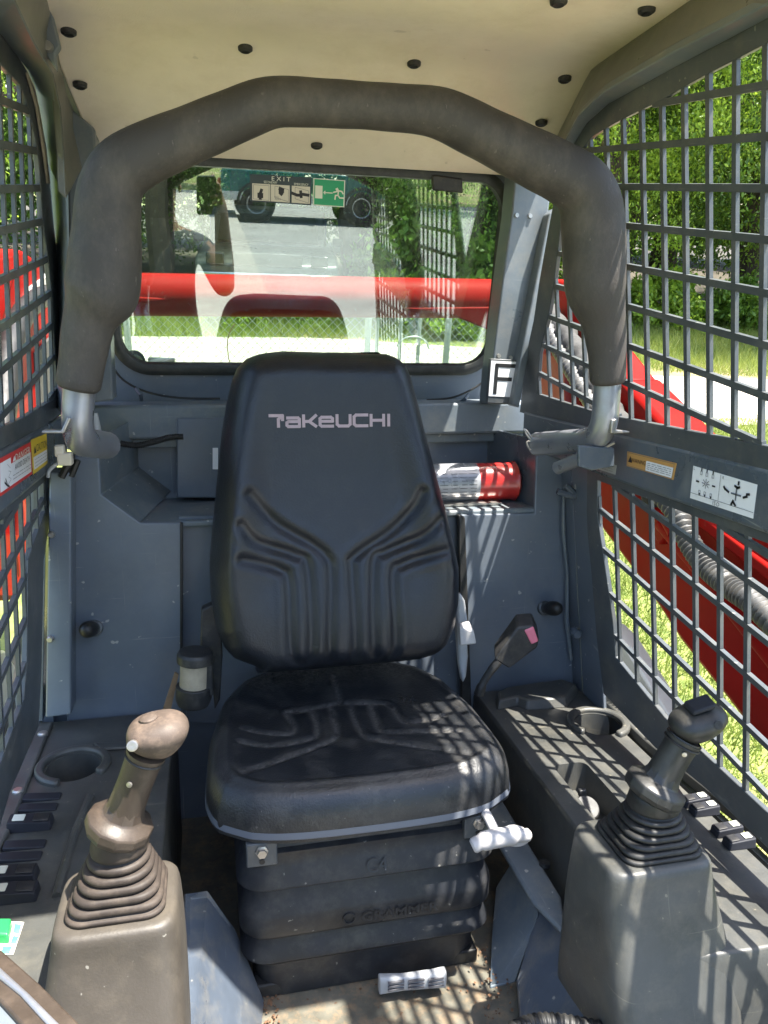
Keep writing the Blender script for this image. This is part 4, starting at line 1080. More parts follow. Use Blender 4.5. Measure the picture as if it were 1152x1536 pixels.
# grey slide handle at the floor
hp0, hp1 = aY(568, 1476, .915), aY(668, 1467, .905)
o = MB().loft([[hp0+Vector((0, b*.6, a)) for a, b in rrect(.030, .024, .008)], [hp0.lerp(hp1, .35)+Vector((0, b*.6, a)) for a, b in rrect(.024, .024, .008)], [hp0.lerp(hp1, .8)+Vector((0, b*.6, a+.001)) for a, b in rrect(.026, .026, .008)], [hp1+Vector((0, b*.6, a+.002)) for a, b in rrect(.030, .026, .008)]]).build('slide_handle', 'grey_plastic', seat, bevel=.002)
for k in range(3):
    for f0, f1 in ((.12, .36), (.42, .66), (.72, .95)):
        a = hp0.lerp(hp1, f0)+Vector((0, -.0085, .008-.006*k)); b = hp0.lerp(hp1, f1)+Vector((0, -.0085, .009-.006*k))
        MB().box((a+b)/2, ((b-a).length, .003, .0028)).build('grip_slot', 'dark_ink', o)
# white weight knob at the right front corner
k0, k1 = aY(737, 1218, .90), aY(748, 1258, .885)
o = MB().tube([k1+Vector((-.004, .06, .012)), k1+Vector((-.002, .03, .008)), k1], .007, 10).build('knob_stem', 'white_plastic', seat)
MB().tube(catmull([aY(x, y, .880) for x, y in ((708, 1270), (725, 1262), (752, 1256), (775, 1254), (796, 1252))], 4), [.008]+[.0105]*3+[.013]*5+[.0125]*3+[.009]*4+[.005], 12).build('weight_knob', 'white_plastic', seat)
MB().ring([aY(772+22*math.cos(a)*1.0+2, 1257+14*math.sin(a), .880) for a in np.linspace(0, 6.0, 20)], [aY(772+15*math.cos(a)*1.0+2, 1257+8*math.sin(a), .880) for a in np.linspace(0, 6.0, 20)], (0, .010, 0)).build('knob_loop', 'white_plastic', seat, bevel=.002)
# recliner lever on the right and hinge covers
MB().prism([aY(x, y, 1.27) for x, y in ((686, 895), (691, 890), (698, 902), (702, 930), (701, 955), (703, 985), (700, 1015), (695, 1026), (690, 1000), (686, 950))], (0, .02, 0)).build('hinge_cover', 'grey_plastic', seat, bevel=.005)
MB().loft([[aY(x, y, 1.245) for x, y in ((688, 934), (704, 930), (705, 945), (689, 967))], [aY(x, y, 1.228) for x, y in ((689, 942), (711, 946), (716, 966), (690, 969))]]).build('recliner_lever', 'white_plastic', seat, bevel=.003)
MB().prism([aY(x, y, 1.285) for x, y in ((302, 915), (326, 904), (332, 925), (334, 985), (330, 1050), (322, 1066), (318, 1010), (300, 980))], (0, .025, 0)).build('hinge_cover', 'plastic_black', seat, bevel=.003)

# ------------------------------------------------------------------ seat belt
rt = thing('belt_retractor', 'round black belt retractor with beige webbing, beside the cushion', 'seat belt', aY(292, 1075, 1.24))
ra, rb = aY(293, 976, 1.245), aY(290, 1062, 1.245)
axr = (rb-ra).normalized(); Lr = (rb-ra).length
MB().lathe([(.0001, 0), (.027, .001), (.030, .006), (.030, .020)], ra, axr, 24).build('upper_drum', 'plastic_black', rt, bevel=.001)
MB().lathe([(.024, .018), (.024, Lr*.62)], ra, axr, 24).build('webbing_roll', 'webbing', rt)
MB().lathe([(.030, Lr*.60), (.030, Lr*.82), (.026, Lr*.93), (.012, Lr)], ra, axr, 24).build('lower_drum', 'plastic_black', rt, bevel=.001)
MB().prism([aY(x, y, 1.232) for x, y in ((298, 982), (318, 985), (320, 1045), (297, 1040))], (0, .03, 0)).build('drum_shield', 'plastic_black', rt, bevel=.003)
MB().prism([aY(x, y, 1.26) for x, y in ((262, 1008), (268, 1012), (256, 1066), (243, 1068))], (0, .003, 0)).build('belt_strap', 'webbing_brown', rt)
bk = thing('belt_buckle', 'black belt buckle with a pink release button on its stalk', 'buckle', aY(722, 1040, 1.20))
MB().tube(catmull([aY(x, y, 1.22) for x, y in ((718, 1042), (724, 1026), (735, 1008), (748, 992))], 5), [.009]*5+[.007]*6+[.008]*5, 10).build('stalk', 'rubber_black', bk)
q0 = [aY(x, y, 1.215) for x, y in ((741, 990), (764, 1004), (806, 972), (809, 960), (800, 939), (776, 941))]
bb = MB().prism(q0, (.012, .038, .012)).build('housing', 'plastic_black', bk, bevel=.004)
MB().prism([aY(x, y, 1.213) for x, y in ((786, 946), (800, 941), (808, 963), (797, 968))], (.008, .025, .008)).build('release_button', 'button_pink', bk, bevel=.003)

# ------------------------------------------------------------------ restraint bar
bar = thing('restraint_bar', 'raised padded safety bar arching across the cab before the seat', 'safety bar', (.20, 1.10, -.20))
def bw_(px, py):                            # depth along the bar: a little nearer at the top
    return 1.075-.05*max(0, min(1, (640-py)/520))
padp = [(118, 577, 66), (123, 545, 68), (131, 492, 76), (137, 470, 82), (149, 449, 108), (155, 432, 114), (160, 360, 104), (163, 290, 97), (176, 256, 92), (215, 232, 88), (398, 155, 74), (420, 152, 72), (540, 158, 66), (645, 166, 70), (668, 172, 74), (838, 257, 86), (874, 278, 92), (887, 305, 95), (891, 360, 97), (892, 428, 95), (897, 452, 84), (906, 480, 66), (911, 530, 58), (912, 576, 55)]
pts, rad = [], []
for x, y, w in padp:
    p = aY(x, y, bw_(x, y)); d = p.dot(fC); pts.append(np.array(p)); rad.append(w/2*d/FPX*.97)
pts = np.array(pts); arc = np.concatenate([[0], np.cumsum(np.linalg.norm(np.diff(pts, axis=0), axis=1))])
ss = np.linspace(0, arc[-1], 300)
pq = np.stack([np.interp(ss, arc, pts[:, k]) for k in range(3)], 1); rq = np.interp(ss, arc, rad)
def gsm(a, w):
    k = np.exp(-np.linspace(-2, 2, 2*w+1)**2); k /= k.sum()
    return np.convolve(np.concatenate([np.full(w, a[0]), a, np.full(w, a[-1])]), k, 'valid')
pe0, pe1 = pq[0].copy(), pq[-1].copy()
pq = np.stack([gsm(pq[:, k], 8) for k in range(3)], 1); rq = gsm(rq, 5); pq[0] = pe0; pq[-1] = pe1
rq = rq*(1+.008*np.sin(ss*47)+.006*np.sin(ss*113+1))
pp = [Vector(q) for q in pq[::2]]; rr = list(rq[::2])
pp = [pp[0]+(pp[0]-pp[1]).normalized()*.005]+pp+[pp[-1]+(pp[-1]-pp[-2]).normalized()*.005]
MB().tube(pp, [rr[0]*.88]+rr+[rr[-1]*.88], 28).build('foam_pad', 'foam_pad', bar, ang=60)
def tubef(pts, r, name, m, par, fl=.03, seg=16):
    return MB().tube(fillet(pts, fl, 7), r, seg).build(name, m, par, ang=50)
pL0, pL1 = aY(120, 560, 1.078), aY(114, 662, 1.075)
tubef([pL0, pL1, aY(160, 668, 1.22)], .0205, 'steel_tube', 'bar_steel', bar, .045)
pR0, pR1 = aY(912, 560, 1.078), aY(906, 660, 1.075)
tubef([pR0, pR1, aY(806, 666, 1.25)], .0205, 'steel_tube', 'bar_steel', bar, .045)
MB().lathe([(.0205, -.002), (.018, .004), (.010, .007), (.0001, .008)], aY(806, 666, 1.25), (aY(806, 666, 1.25)-pR1), 18).build('end_cap', 'bar_steel', bar)
MB().ring([aY(x, y, 1.052) for x, y in ((62, 650), (96, 650), (106, 628))], [aY(x, y, 1.052) for x, y in ((63, 646), (92, 646), (101, 626))], (0, .02, 0), closed=False).build('stop_tab', 'bare_steel', bar, bevel=.001)
MB().prism([aY(x, y, 1.052) for x, y in ((918, 630), (926, 628), (924, 645), (945, 647), (944, 650), (916, 650))], (0, .02, 0)).build('stop_tab', 'bare_steel', bar, bevel=.001)
MB().tube([aY(836, 702, 1.16), aY(880, 684, 1.10)], .011, 12).build('pivot_pin', 'bar_steel', bar)
MB().tube([aY(868, 692, 1.11), aY(922, 664, 1.07)], .0022, 8).build('retaining_clip', 'bare_steel', bar)
MB().tube(catmull([aY(x, y, 1.24) for x, y in ((805, 668), (796, 662), (790, 664), (795, 674), (803, 670), (793, 650), (786, 644), (790, 652), (800, 664))], 4), .0018, 6).build('cotter_pin', 'bare_steel', bar)
MB().prism([aY(x, y, 1.075) for x, y in ((868, 668), (922, 672), (922, 700), (888, 706), (868, 700))], (0, .008, 0)).build('pivot_plate', 'rail_paint', bar, bevel=.002)

# ------------------------------------------------------------------ fire extinguisher
ex0, ex1 = aY(590, 722, 1.47), aY(768, 728, 1.47)
rE = .038; zE = ZS+rE+.003
ex = thing('fire_extinguisher', 'red fire extinguisher with a silver label, lying on the rear shelf', 'extinguisher', (ex1.x-.1, 1.47, ZS))
c1 = Vector((ex1.x, 1.46, zE)); Lx = ex1.x-ex0.x
MB().lathe([(.0001, .004), (.034, .003), (.041, -.003), (rE, -.012), (rE, -Lx)], c1, (1, 0, 0), 36).build('cylinder', 'extinguisher_red', ex, ang=40)
lx = aY(722, 726, 1.42).x
MB().lathe([(rE+.0006, -(ex1.x-lx)), (rE+.0006, -Lx+.01)], c1, (1, 0, 0), 36).build('label_wrap', 'extinguisher_label', ex, ang=40)
for k in range(9):
    a = R_(-52+k*11)
    mb = MB()
    for j in range(5):
        w = rng.uniform(.010, .018)
        x0 = lx-.008-j*.020
        for s_ in (0,):
            p = [Vector((xx, c1.y-(rE+.0012)*math.cos(a+da), c1.z+(rE+.0012)*math.sin(a+da))) for xx, da in ((x0-w, -.016), (x0, -.016), (x0, .016), (x0-w, .016))]
            mb.add(p, [(0, 1, 2, 3)])
    mb.build('print_line', 'dark_ink', ex, smooth=False)
MB().ring([Vector((x, 1.52, ZS+.002)) for x in (.40, .48, .56)], [Vector((x, 1.415, ZS+.002)) for x in (.40, .48, .56)], (0, 0, .004), closed=False).build('strap_plate', 'bare_steel', ex)

# ------------------------------------------------------------------ rubber bumpers on the panels, hoses, connector
def bumper(px, py, tx, ty, r, label):
    t = thing('rubber_bumper', label, 'bumper', aY(px, py, YB))
    b0 = aY(px, py, YB); b1 = aY(tx, ty, YB-.055); ax = (b1-b0)
    Lb = ax.length
    MB().lathe([(r*1.05, 0), (r*1.05, .006), (r*.8, .008), (r*.8, Lb*.4)], b0, ax, 20).build('stem', 'screen_paint', t)
    MB().lathe([(r*.85, Lb*.35), (r, Lb*.5), (r, Lb*.78), (r*.8, Lb*.95), (r*.4, Lb*1.04), (.0001, Lb*1.06)], b0, ax, 20).build('rubber_tip', 'rubber_black', t, ang=60)
bumper(142, 942, 128, 945, .0145, 'black rubber bumper on the blue panel beside the screwed cable cover')
bumper(816, 912, 838, 913, .0145, 'black rubber bumper on the sun-streaked panel above the belt buckle')
cd = MB(); path = catmull([aY(x, y, 1.50) for x, y in ((158, 660), (180, 665), (205, 668), (230, 663), (255, 656), (275, 655))], 40)
cd.tube(path, [.0062 if (i//2) % 2 else .0050 for i in range(len(path))], 10)
tag(cd.build('conduit', 'rubber_black', None, ang=60), 'black corrugated cable conduit running along the back wall', 'conduit')
cn = thing('wire_connector', 'cream wiring connector with a grey wire above the cable cover', 'connector', aY(95, 705, 1.31))
MB().box(aY(98, 688, 1.31), (.022, .02, .020)).build('plug', 'sticker_cream', cn, bevel=.002)
MB().box(aY(90, 676, 1.31), (.014, .018, .018)).build('clip', 'sticker_cream', cn, bevel=.002)
MB().tube(catmull([aY(x, y, 1.305) for x, y in ((94, 694), (84, 697), (74, 706), (72, 716))], 5), .003, 8).build('wire', 'grey_plastic', cn)
MB().tube(catmull([aY(x, y, 1.32) for x, y in ((108, 680), (104, 692), (98, 704), (92, 716))], 8), .006, 8).build('sleeve', 'rubber_black', cn)
MB().tube(catmull([aY(x, y, 1.33) for x, y in ((116, 690), (112, 700), (106, 714))], 8), .006, 8).build('sleeve', 'rubber_black', cn)
tag(MB().tube([aY(140, 620, 1.42), aY(146, 648, 1.42)], .0075, 12).build('threaded_stud', 'grey_plastic', None), 'pale threaded stud standing behind the bend of the bar', 'stud')
# dark frame of the opened front door at the lower left, close to the camera
fd = thing('front_frame', 'dark metal edge of the front opening crossing the lower left corner', 'door frame', aZ(20, 1500, -.52))
MB().prism([aZ(x, y, -.50) for x, y in ((-60, 1376), (0, 1422), (60, 1475), (125, 1540), (180, 1600), (120, 1640), (40, 1545), (-60, 1435))], (0, 0, -.015)).build('edge_strip', 'lever_dark', fd, bevel=.002)
MB().prism([aZ(x, y, -.497) for x, y in ((-60, 1405), (0, 1449), (45, 1490), (105, 1550), (92, 1558), (30, 1490), (-60, 1418))], (0, 0, -.012)).build('bright_edge', 'bar_steel', fd, bevel=.002)
MB().prism([aZ(x, y, -.505) for x, y in ((-60, 1420), (30, 1495), (100, 1570), (40, 1660), (-90, 1560))], (0, 0, -.012)).build('panel', 'pillar_paint', fd, bevel=.002)

corrugated_path = catmull([aZ(x, y, -.80) for x, y in ((745, 1575), (775, 1548), (815, 1536), (870, 1542), (935, 1558), (1010, 1585))], 24)
tag(MB().tube(corrugated_path, [.013 if (i//2) % 2 else .0115 for i in range(len(corrugated_path))], 12).build('floor_hose', 'rubber_black', None, ang=70), 'black ribbed hose lying on the floor at the bottom edge', 'hose')

# ------------------------------------------------------------------ stickers on the rails
XRI = xR(-.18)+.012-.022; XLI = xL(-.18)-.012+.022
def rail_sticker(side, quad, name, label):
    x = XRI-.0006 if side > 0 else XLI+.0006
    q = [aX(px, py, x) for px, py in quad]
    t = thing(name, label, 'sticker', q[3])
    nr = Vector((1, 0, 0)) if side > 0 else Vector((-1, 0, 0))
    return t, q, nr
def sfield(t, q, nr, u0, v0, u1, v1, off, m, name):
    return MB().prism([lerp_quad(q, u, v)-nr*off for u, v in ((u0, v0), (u1, v0), (u1, v1), (u0, v1))], nr*.0003).build(name, m, t, smooth=False)
def tri(t, q, nr, pts, off, m, name): return MB().prism([lerp_quad(q, u, v)-nr*off for u, v in pts], nr*.0002).build(name, m, t, smooth=False)
def slines(t, q, nr, u0, u1, vs, m='dark_ink', w=.0007, gap=.035):
    lines = []
    for v in vs:
        u = u0
        while u < u1:
            e = min(u1, u+rng.uniform(.03, .10)); lines.append([(u, v), (e, v)]); u = e+gap*rng.uniform(.5, 1)
    return strokes(q, lines, w, m, 'print_line', t, .0012, nr)
t, q, nr = rail_sticker(1, ((941, 677), (1015, 695), (1010, 720), (940, 699)), 'warning_sticker', 'orange WARNING sticker with a white text field on the rail')
sfield(t, q, nr, 0, 0, 1, 1, 0, 'warning_orange', 'backing')
sfield(t, q, nr, .43, .30, .96, .92, .0006, 'white_vinyl', 'text_field')
strokes(q, [[(.03, .06), (.97, .06), (.97, .94), (.03, .94), (.03, .06)]], .0006, 'dark_ink', 'outline', t, .0008, nr)
rv = (q[1]-q[0]).normalized(); uv = (q[0]-q[3]).normalized()
text('WARNING', lerp_quad(q, .27, .48)-nr*.001, rv, uv, .0062, 'black_ink', t, width=.30*(q[1]-q[0]).length)
tri(t, q, nr, ((.04, .68), (.13, .68), (.085, .26)), .001, 'black_ink', 'hazard_triangle')
slines(t, q, nr, .46, .94, (.42, .54, .66, .78))
t, q, nr = rail_sticker(1, ((1040, 698.5), (1136, 727), (1129.5, 778), (1035, 747)), 'lever_diagram', 'white lever pattern diagram sticker with black arrows on the rail')
sfield(t, q, nr, 0, 0, 1, 1, 0, 'white_vinyl', 'backing')
strokes(q, [[(.47, .02), (.47, .82)], [(0, .82), (1, .82)]], .0006, 'dark_ink', 'divider', t, .0008, nr)
L = []
for k in range(8):
    a = k*math.pi/4; L.append([(.25+.015*math.cos(a), .42+.03*math.sin(a)), (.25+.065*math.cos(a), .42+.14*math.sin(a))])
strokes(q, L, .0010, 'dark_ink', 'lever_star', t, .0010, nr)
L = []
for u in (.16, .25, .35):
    for v, dv_ in ((.14, -.05), (.72, .05)):
        L += [[(u-.015, v+.05), (u-.015, v-.05), (u+.015, v-.05), (u+.015, v+.05), (u-.015, v+.05)]]
strokes(q, L, .0006, 'dark_ink', 'track_symbol', t, .0010, nr)
L = [[(u, v), (u+.001, v-.06)] for u in (.16, .25, .35) for v in (.06,)]+[[(u, v), (u+.001, v+.05)] for u in (.16, .25, .35) for v in (.82-.06,)]+[[(.09, .42), (.13, .42)], [(.36, .42), (.40, .42)]]
strokes(q, L, .0022, 'black_ink', 'arrow_symbol', t, .0011, nr)
strokes(q, [[(.66, .46), (.80, .46)], [(.73, .30), (.73, .62)]], .0022, 'seat_trim', 'lever_cross', t, .0010, nr)
strokes(q, [[(.70, .22), (.75, .26)], [(.73, .26), (.77, .22)], [(.75, .08), (.75, .15)], [(.57, .40), (.62, .45)], [(.54, .34), (.56, .40)], [(.84, .48), (.89, .42)], [(.88, .36), (.92, .34)], [(.70, .70), (.74, .78)], [(.68, .76), (.70, .66)], [(.68, .86-.10), (.68, .80)]], .0030, 'black_ink', 'bucket_symbol', t, .0011, nr)
rv = (q[1]-q[0]).normalized(); uv = (q[0]-q[3]).normalized()
text('ISO', lerp_quad(q, .45, .91)-nr*.001, rv, uv, .0055, 'dark_ink', t, spacing=1.3)
text('L', lerp_quad(q, .04, .06)-nr*.001, rv, uv, .004, 'dark_ink', t); text('R', lerp_quad(q, .52, .08)-nr*.001, rv, uv, .004, 'dark_ink', t)
t, q, nr = rail_sticker(1, ((893, 690), (925, 698), (923, 712), (891, 702)), 'rating_plate', 'small grey printed plate under the bend of the steel tube')
sfield(t, q, nr, 0, 0, 1, 1, 0, 'grey_plastic', 'backing'); slines(t, q, nr, .08, .9, (.25, .5, .75))
t, q, nr = rail_sticker(-1, ((-24, 701), (46, 663), (48.5, 711), (-24, 762)), 'danger_sticker', 'red and white DANGER sticker on the rail')
sfield(t, q, nr, 0, 0, 1, 1, 0, 'danger_red', 'backing')
sfield(t, q, nr, .30, .30, .97, .90, .0006, 'white_vinyl', 'text_field'); sfield(t, q, nr, .28, .12, .50, .90, .0008, 'white_vinyl', 'picture_field')
rv = (q[1]-q[0]).normalized(); uv = (q[0]-q[3]).normalized()
text('DANGER', lerp_quad(q, .77, .20)-nr*.001, rv, uv, .0105, 'exit_white', t, width=.36*(q[1]-q[0]).length)
text('AVOID DEATH', lerp_quad(q, .75, .45)-nr*.001, rv, uv, .0080, 'dark_ink', t, width=.36*(q[1]-q[0]).length)
tri(t, q, nr, ((.54, .27), (.61, .27), (.575, .12)), .001, 'white_vinyl', 'hazard_triangle')
slines(t, q, nr, .53, .95, (.66, .76), gap=.02)
strokes(q, [[(.36, .70), (.40, .80)], [(.38, .62), (.42, .86)], [(.40, .80), (.45, .88)]], .0028, 'black_ink', 'figure_symbol', t, .0011, nr)
strokes(q, [[(.42, .25), (.48, .40)], [(.44, .45), (.49, .50), (.44, .62), (.49, .70)], [(.42, .82), (.49, .72)]], .0006, 'dark_ink', 'machine_symbol', t, .0011, nr)
t, q, nr = rail_sticker(-1, ((46.5, 660), (70, 650), (71.5, 695), (50, 712)), 'caution_sticker', 'yellow CAUTION sticker beside the red one on the rail')
sfield(t, q, nr, 0, 0, 1, 1, 0, 'caution_yellow', 'backing'); sfield(t, q, nr, .06, .52, .96, .88, .0006, 'white_vinyl', 'text_field')
rv = (q[1]-q[0]).normalized(); uv = (q[0]-q[3]).normalized()
text('CAUTION', lerp_quad(q, .58, .30)-nr*.001, rv, uv, .0110, 'black_ink', t, width=.66*(q[1]-q[0]).length)
tri(t, q, nr, ((.10, .42), (.24, .42), (.17, .22)), .001, 'black_ink', 'hazard_triangle')
slines(t, q, nr, .10, .92, (.60, .70, .80), gap=.04)

# ------------------------------------------------------------------ machine parts outside the cab
XA = .90
ra_ = thing('loader_boom', 'red loader arm with grey hoses sloping down outside the right screens', 'loader arm', aX(1000, 900, XA))
MB().prism([aX(x, y, XA) for x, y in ((930, 566), (1000, 640), (1160, 800), (1300, 945), (1300, 1290), (1152, 1132), (1090, 1050), (1020, 962), (968, 882), (900, 792), (893, 640))], (.10, 0, 0)).build('arm_plate', 'red_paint', ra_, bevel=.012)
MB().prism([aX(x, y, XA+.005) for x, y in ((826, 418), (852, 424), (890, 505), (940, 572), (900, 640), (868, 560), (836, 470))], (.08, 0, 0)).build('arm_link', 'red_paint', ra_, bevel=.01)
MB().tube([aX(x, y, XA-.012) for x, y in ((995, 785), (1060, 862), (1152, 975), (1260, 1110))], .018, 14).build('pipe', 'red_paint', ra_)
MB().tube([aX(x, y, XA-.02) for x, y in ((958, 742), (1000, 778), (1012, 800))], .014, 12).build('pipe', 'red_paint', ra_)
MB().prism([aX(x, y, XA-.015) for x, y in ((980, 760), (1004, 752), (1010, 790), (988, 818), (978, 800))], (.016, 0, 0)).build('pipe_bracket', 'red_paint', ra_, bevel=.004)
MB().prism([aX(x, y, XA-.018) for x, y in ((1040, 765), (1152, 850), (1300, 985), (1300, 1005), (1152, 872), (1040, 785))], (.02, 0, 0)).build('stiffener', 'red_paint', ra_, bevel=.004)
def corrugated(name, label, cat, pts, r, m, n=26, amp=.30):
    P = catmull(pts, n)
    return tag(MB().tube(P, [r*(1+(amp if (i//2) % 2 else -amp*.4)) for i in range(len(P))], 14).build(name, m, None, ang=70), label, cat)
corrugated('hydraulic_hose', 'grey corrugated hose sagging along the red arm below the rail', 'hose', [aX(x, y, XA-.045) for x, y in ((980, 730), (1012, 765), (1035, 815), (1062, 852), (1095, 880), (1130, 905), (1175, 950), (1260, 1040))], .0165, 'hose_grey', 26)
corrugated('hydraulic_hose', 'grey corrugated hose behind the foot of the bar pad', 'hose', [aX(x, y, XA-.06) for x, y in ((816, 480), (832, 515), (850, 545), (868, 575), (890, 610), (915, 650))], .016, 'hose_grey', 22, .14)
sl = MB(); P = catmull([aX(x, y, XA-.03) for x, y in ((822, 470), (846, 500), (866, 530), (885, 560), (905, 600), (930, 640), (975, 725), (990, 745))], 10)
sl.tube(P, [.026+.004*math.sin(i*1.3)+.003*math.sin(i*.7) for i in range(len(P))], 14)
tag(sl.build('hose_sleeve', 'hose_sleeve', None, ang=70), 'wrinkled grey cloth sleeve round hoses behind the pad', 'hose')
tag(MB().prism([aX(x, y, .80) for x, y in ((905, 930), (925, 950), (950, 990), (1012, 1090), (1015, 1130), (985, 1130), (915, 1040))], (.05, 0, -.01)).build('track_fender', 'white_hood', None, bevel=.006), 'pale cream fender below the lower right screen', 'fender')
tag(MB().prism([aX(x, y, .86) for x, y in ((800, 520), (840, 530), (850, 565), (850, 600), (860, 640), (800, 640))], (.05, 0, 0)).build('arm_tower', 'orange_red_paint', None, bevel=.012), 'orange-red arm tower behind the rear corner of the screen', 'loader arm')
XLA = -.52
la_ = thing('loader_boom', 'bright red loader arm seen through the left screens', 'loader arm', aX(20, 640, XLA))
MB().prism([aX(x, y, XLA) for x, y in ((-120, 360), (5, 381), (26, 374), (36, 376), (60, 394), (72, 430), (80, 500), (84, 600), (78, 700), (48, 840), (20, 900), (-120, 900))], (-.10, 0, 0)).build('arm_plate', 'red_paint', la_, bevel=.012)
MB().prism([aX(x, y, XLA+.012) for x, y in ((-60, 400), (18, 385), (24, 400), (4, 480), (-60, 520))], (-.012, 0, 0)).build('stiffener', 'red_paint', la_, bevel=.003)
MB().prism([aX(x, y, XLA+.010) for x, y in ((46, 432), (74, 412), (80, 440), (52, 468), (30, 470))], (-.01, 0, 0)).build('worn_patch', 'concrete', la_)
MB().prism([aX(x, y, XLA+.010) for x, y in ((55, 530), (78, 505), (84, 560), (80, 600), (60, 620))], (-.01, 0, 0)).build('worn_patch', 'hose_sleeve', la_)
tag(MB().tube(catmull([aX(x, y, XLA+.05) for x, y in ((78, 440), (52, 452), (30, 480), (12, 540), (4, 620), (-10, 720))], 6), .030, 14).build('hydraulic_hose', 'rubber_black', None), 'thick black hose curving over the left red arm', 'hose')
tag(MB().prism([aX(x, y, -.46) for x, y in ((-40, 985), (8, 975), (24, 1000), (12, 1060), (-40, 1120))], (-.06, 0, 0)).build('track_fender', 'white_hood', None, bevel=.006), 'white fender edge below the lower left screen', 'fender')
MB().tube([aX(14, 700, -.50), aX(26, 760, -.50), aX(30, 800, -.50)], .02, 12).build('pipe', 'orange_red_paint', la_)
# cross tube behind the window, level in the world
ct = thing('cross_tube', 'red tube joining the loader arms behind the rear window', 'loader arm', wY(460, 470, 1.95), world_space=True)
c0, c1_ = wY(140, 441, 1.95), wY(790, 449, 1.95)
rT = 30.0*(wY(460, 445, 1.95)-ORG).dot(Fw)/FPX
MB().tube([c0, c1_], rT, 40).build('tube', 'red_paint', ct, world_space=True)
for pts in (((600, 462), (735, 460), (760, 462), (760, 500), (735, 496), (680, 474)), ((150, 450), (175, 443), (235, 446), (254, 449), (235, 453), (170, 458))):
    MB().prism([wY(x, y, 1.95-rT*1.03) for x, y in pts], (0, .05, 0)).build('gusset', 'red_paint', ct, world_space=True, bevel=.004)
rm = thing('round_mirror', 'small round mirror outside the lower left of the rear window', 'mirror', wY(205, 555, 1.95), world_space=True)
MB().lathe([(.0001, -.006), (.022, -.002), (.026, .003), (.026, .012)], wY(202, 543, 1.95), (-.2, 1, .1), 24).build('housing', 'plastic_black', rm, world_space=True)
MB().lathe([(.0001, -.0085), (.020, -.004), (.020, .0)], wY(202, 543, 1.95), (-.2, 1, .1), 24).build('mirror_face', 'mirror', rm, world_space=True)
MB().prism([wY(x, y, 1.97) for x, y in ((222, 538), (262, 539), (262, 546), (222, 546))], (0, .02, 0)).build('bracket_arm', 'fence_steel', rm, world_space=True)

# undercarriage that carries the cab
uc = thing('undercarriage', 'dark chassis with rubber tracks under the loader cab', 'chassis', (.20, 1.3, 0), None, True)
MB().prism([(-.22, .30, .30), (-.22, .30, .54), (-.22, 1.30, .44), (-.22, 2.10, .40), (-.22, 2.10, .22)], (.84, 0, 0)).build('chassis_box', 'screen_paint', uc, world_space=True, bevel=.02)
for x0 in (-.56, .62):
    belt = MB().loft([[(x, 1.25+a, .225+b) for a, b in rrect(2.0, .43, .21, 8)] for x in (x0, x0+.26)]).build('rubber_track', 'rubber_black', uc, world_space=True, bevel=.02)
    for k in range(18):
        yk = .42+k*.098
        MB().box((x0+.13, yk, .012), (.25, .045, .022)).build('track_lug', 'rubber_black', belt, world_space=True, bevel=.004)
    for yk, r in ((.50, .15), (.95, .09), (1.25, .09), (1.55, .09), (2.0, .16)):
        MB().lathe([(r*.5, -.02), (r, -.01), (r, .02)], (x0+(.26 if x0 > 0 else 0), yk, .20), (1 if x0 > 0 else -1, 0, 0), 20).build('roller', 'screen_paint', belt, world_space=True)

# ------------------------------------------------------------------ ground
def sheetW(name, pts, m, kind='structure', thick=None):
    mb = MB()
    if thick: mb.prism(pts, (0, 0, -thick))
    else: mb.add(pts, [tuple(range(len(pts)))])
    return tag(mb.build(name, m, None, smooth=False, world_space=True), kind=kind)
sheetW('ground', [(-300, -300, 0), (300, -300, 0), (300, 300, 0), (-300, 300, 0)], 'grass_ground')
sheetW('gravel_road', [(3.4, 5.3, .006), (3.7, 7.4, .006), (7.0, 6.9, .006), (14, 5.2, .006), (24, 2.0, .006), (22, .4, .006), (12.5, 4.0, .006), (6.5, 5.7, .006)], 'gravel_pale')
sheetW('gravel_yard', [(-9, 6.0, .008), (3.2, 6.0, .008), (3.6, 8.6, .008), (1.2, 9.3, .008), (-2, 9.2, .008), (-9, 9.6, .008)], 'gravel_pale')
mat('forest_soil', (.055, .045, .028), .95, var=.4, scale=6, bump=.5, bscale=20)
sheetW('forest_floor', [(1.5, 10.6, .010), (4.5, 10.3, .010), (8.5, 9.9, .010), (12, 8.6, .010), (40, 1, .010), (60, 60, .010), (-30, 60, .010), (-20, 11.2, .010)], 'forest_soil')
SL = .063
def zfront(y): return .012+max(0, (-y-3))*SL
sheetW('asphalt_lot', [(.80, -2, .012), (16, -2, .012), (16, -3, .012), (16, -24, zfront(-24)), (.80, -24, zfront(-24)), (.80, -3, .012)], 'asphalt')
o = bpy.data.objects['asphalt_lot']
me = o.data; me.clear_geometry()
w0 = WLOC[o]
pv = [(.80, -1.6, .012), (16, -1.6, .012), (16, -3, .012), (.80, -3, .012), (16, -24, zfront(-24)), (.80, -24, zfront(-24))]
me.from_pydata([Vector(p)-w0 for p in pv], [], [(0, 1, 2, 3), (3, 2, 4, 5)]); me.materials.append(MATS['asphalt']) if not me.materials else None
mb = MB(); mb.add([(-1.1, -1.6, .10), (.78, -1.6, .10), (.78, -3, .10), (-1.1, -3, .10), (.78, -24, zfront(-24)+.10), (-1.1, -24, zfront(-24)+.10), (.80, -1.6, 0), (.80, -3, 0), (.80, -24, zfront(-24))], [(0, 1, 2, 3), (3, 2, 4, 5), (1, 6, 7, 2), (2, 7, 8, 4)])
tag(mb.build('sidewalk', 'concrete', None, smooth=False, world_space=True), kind='structure')
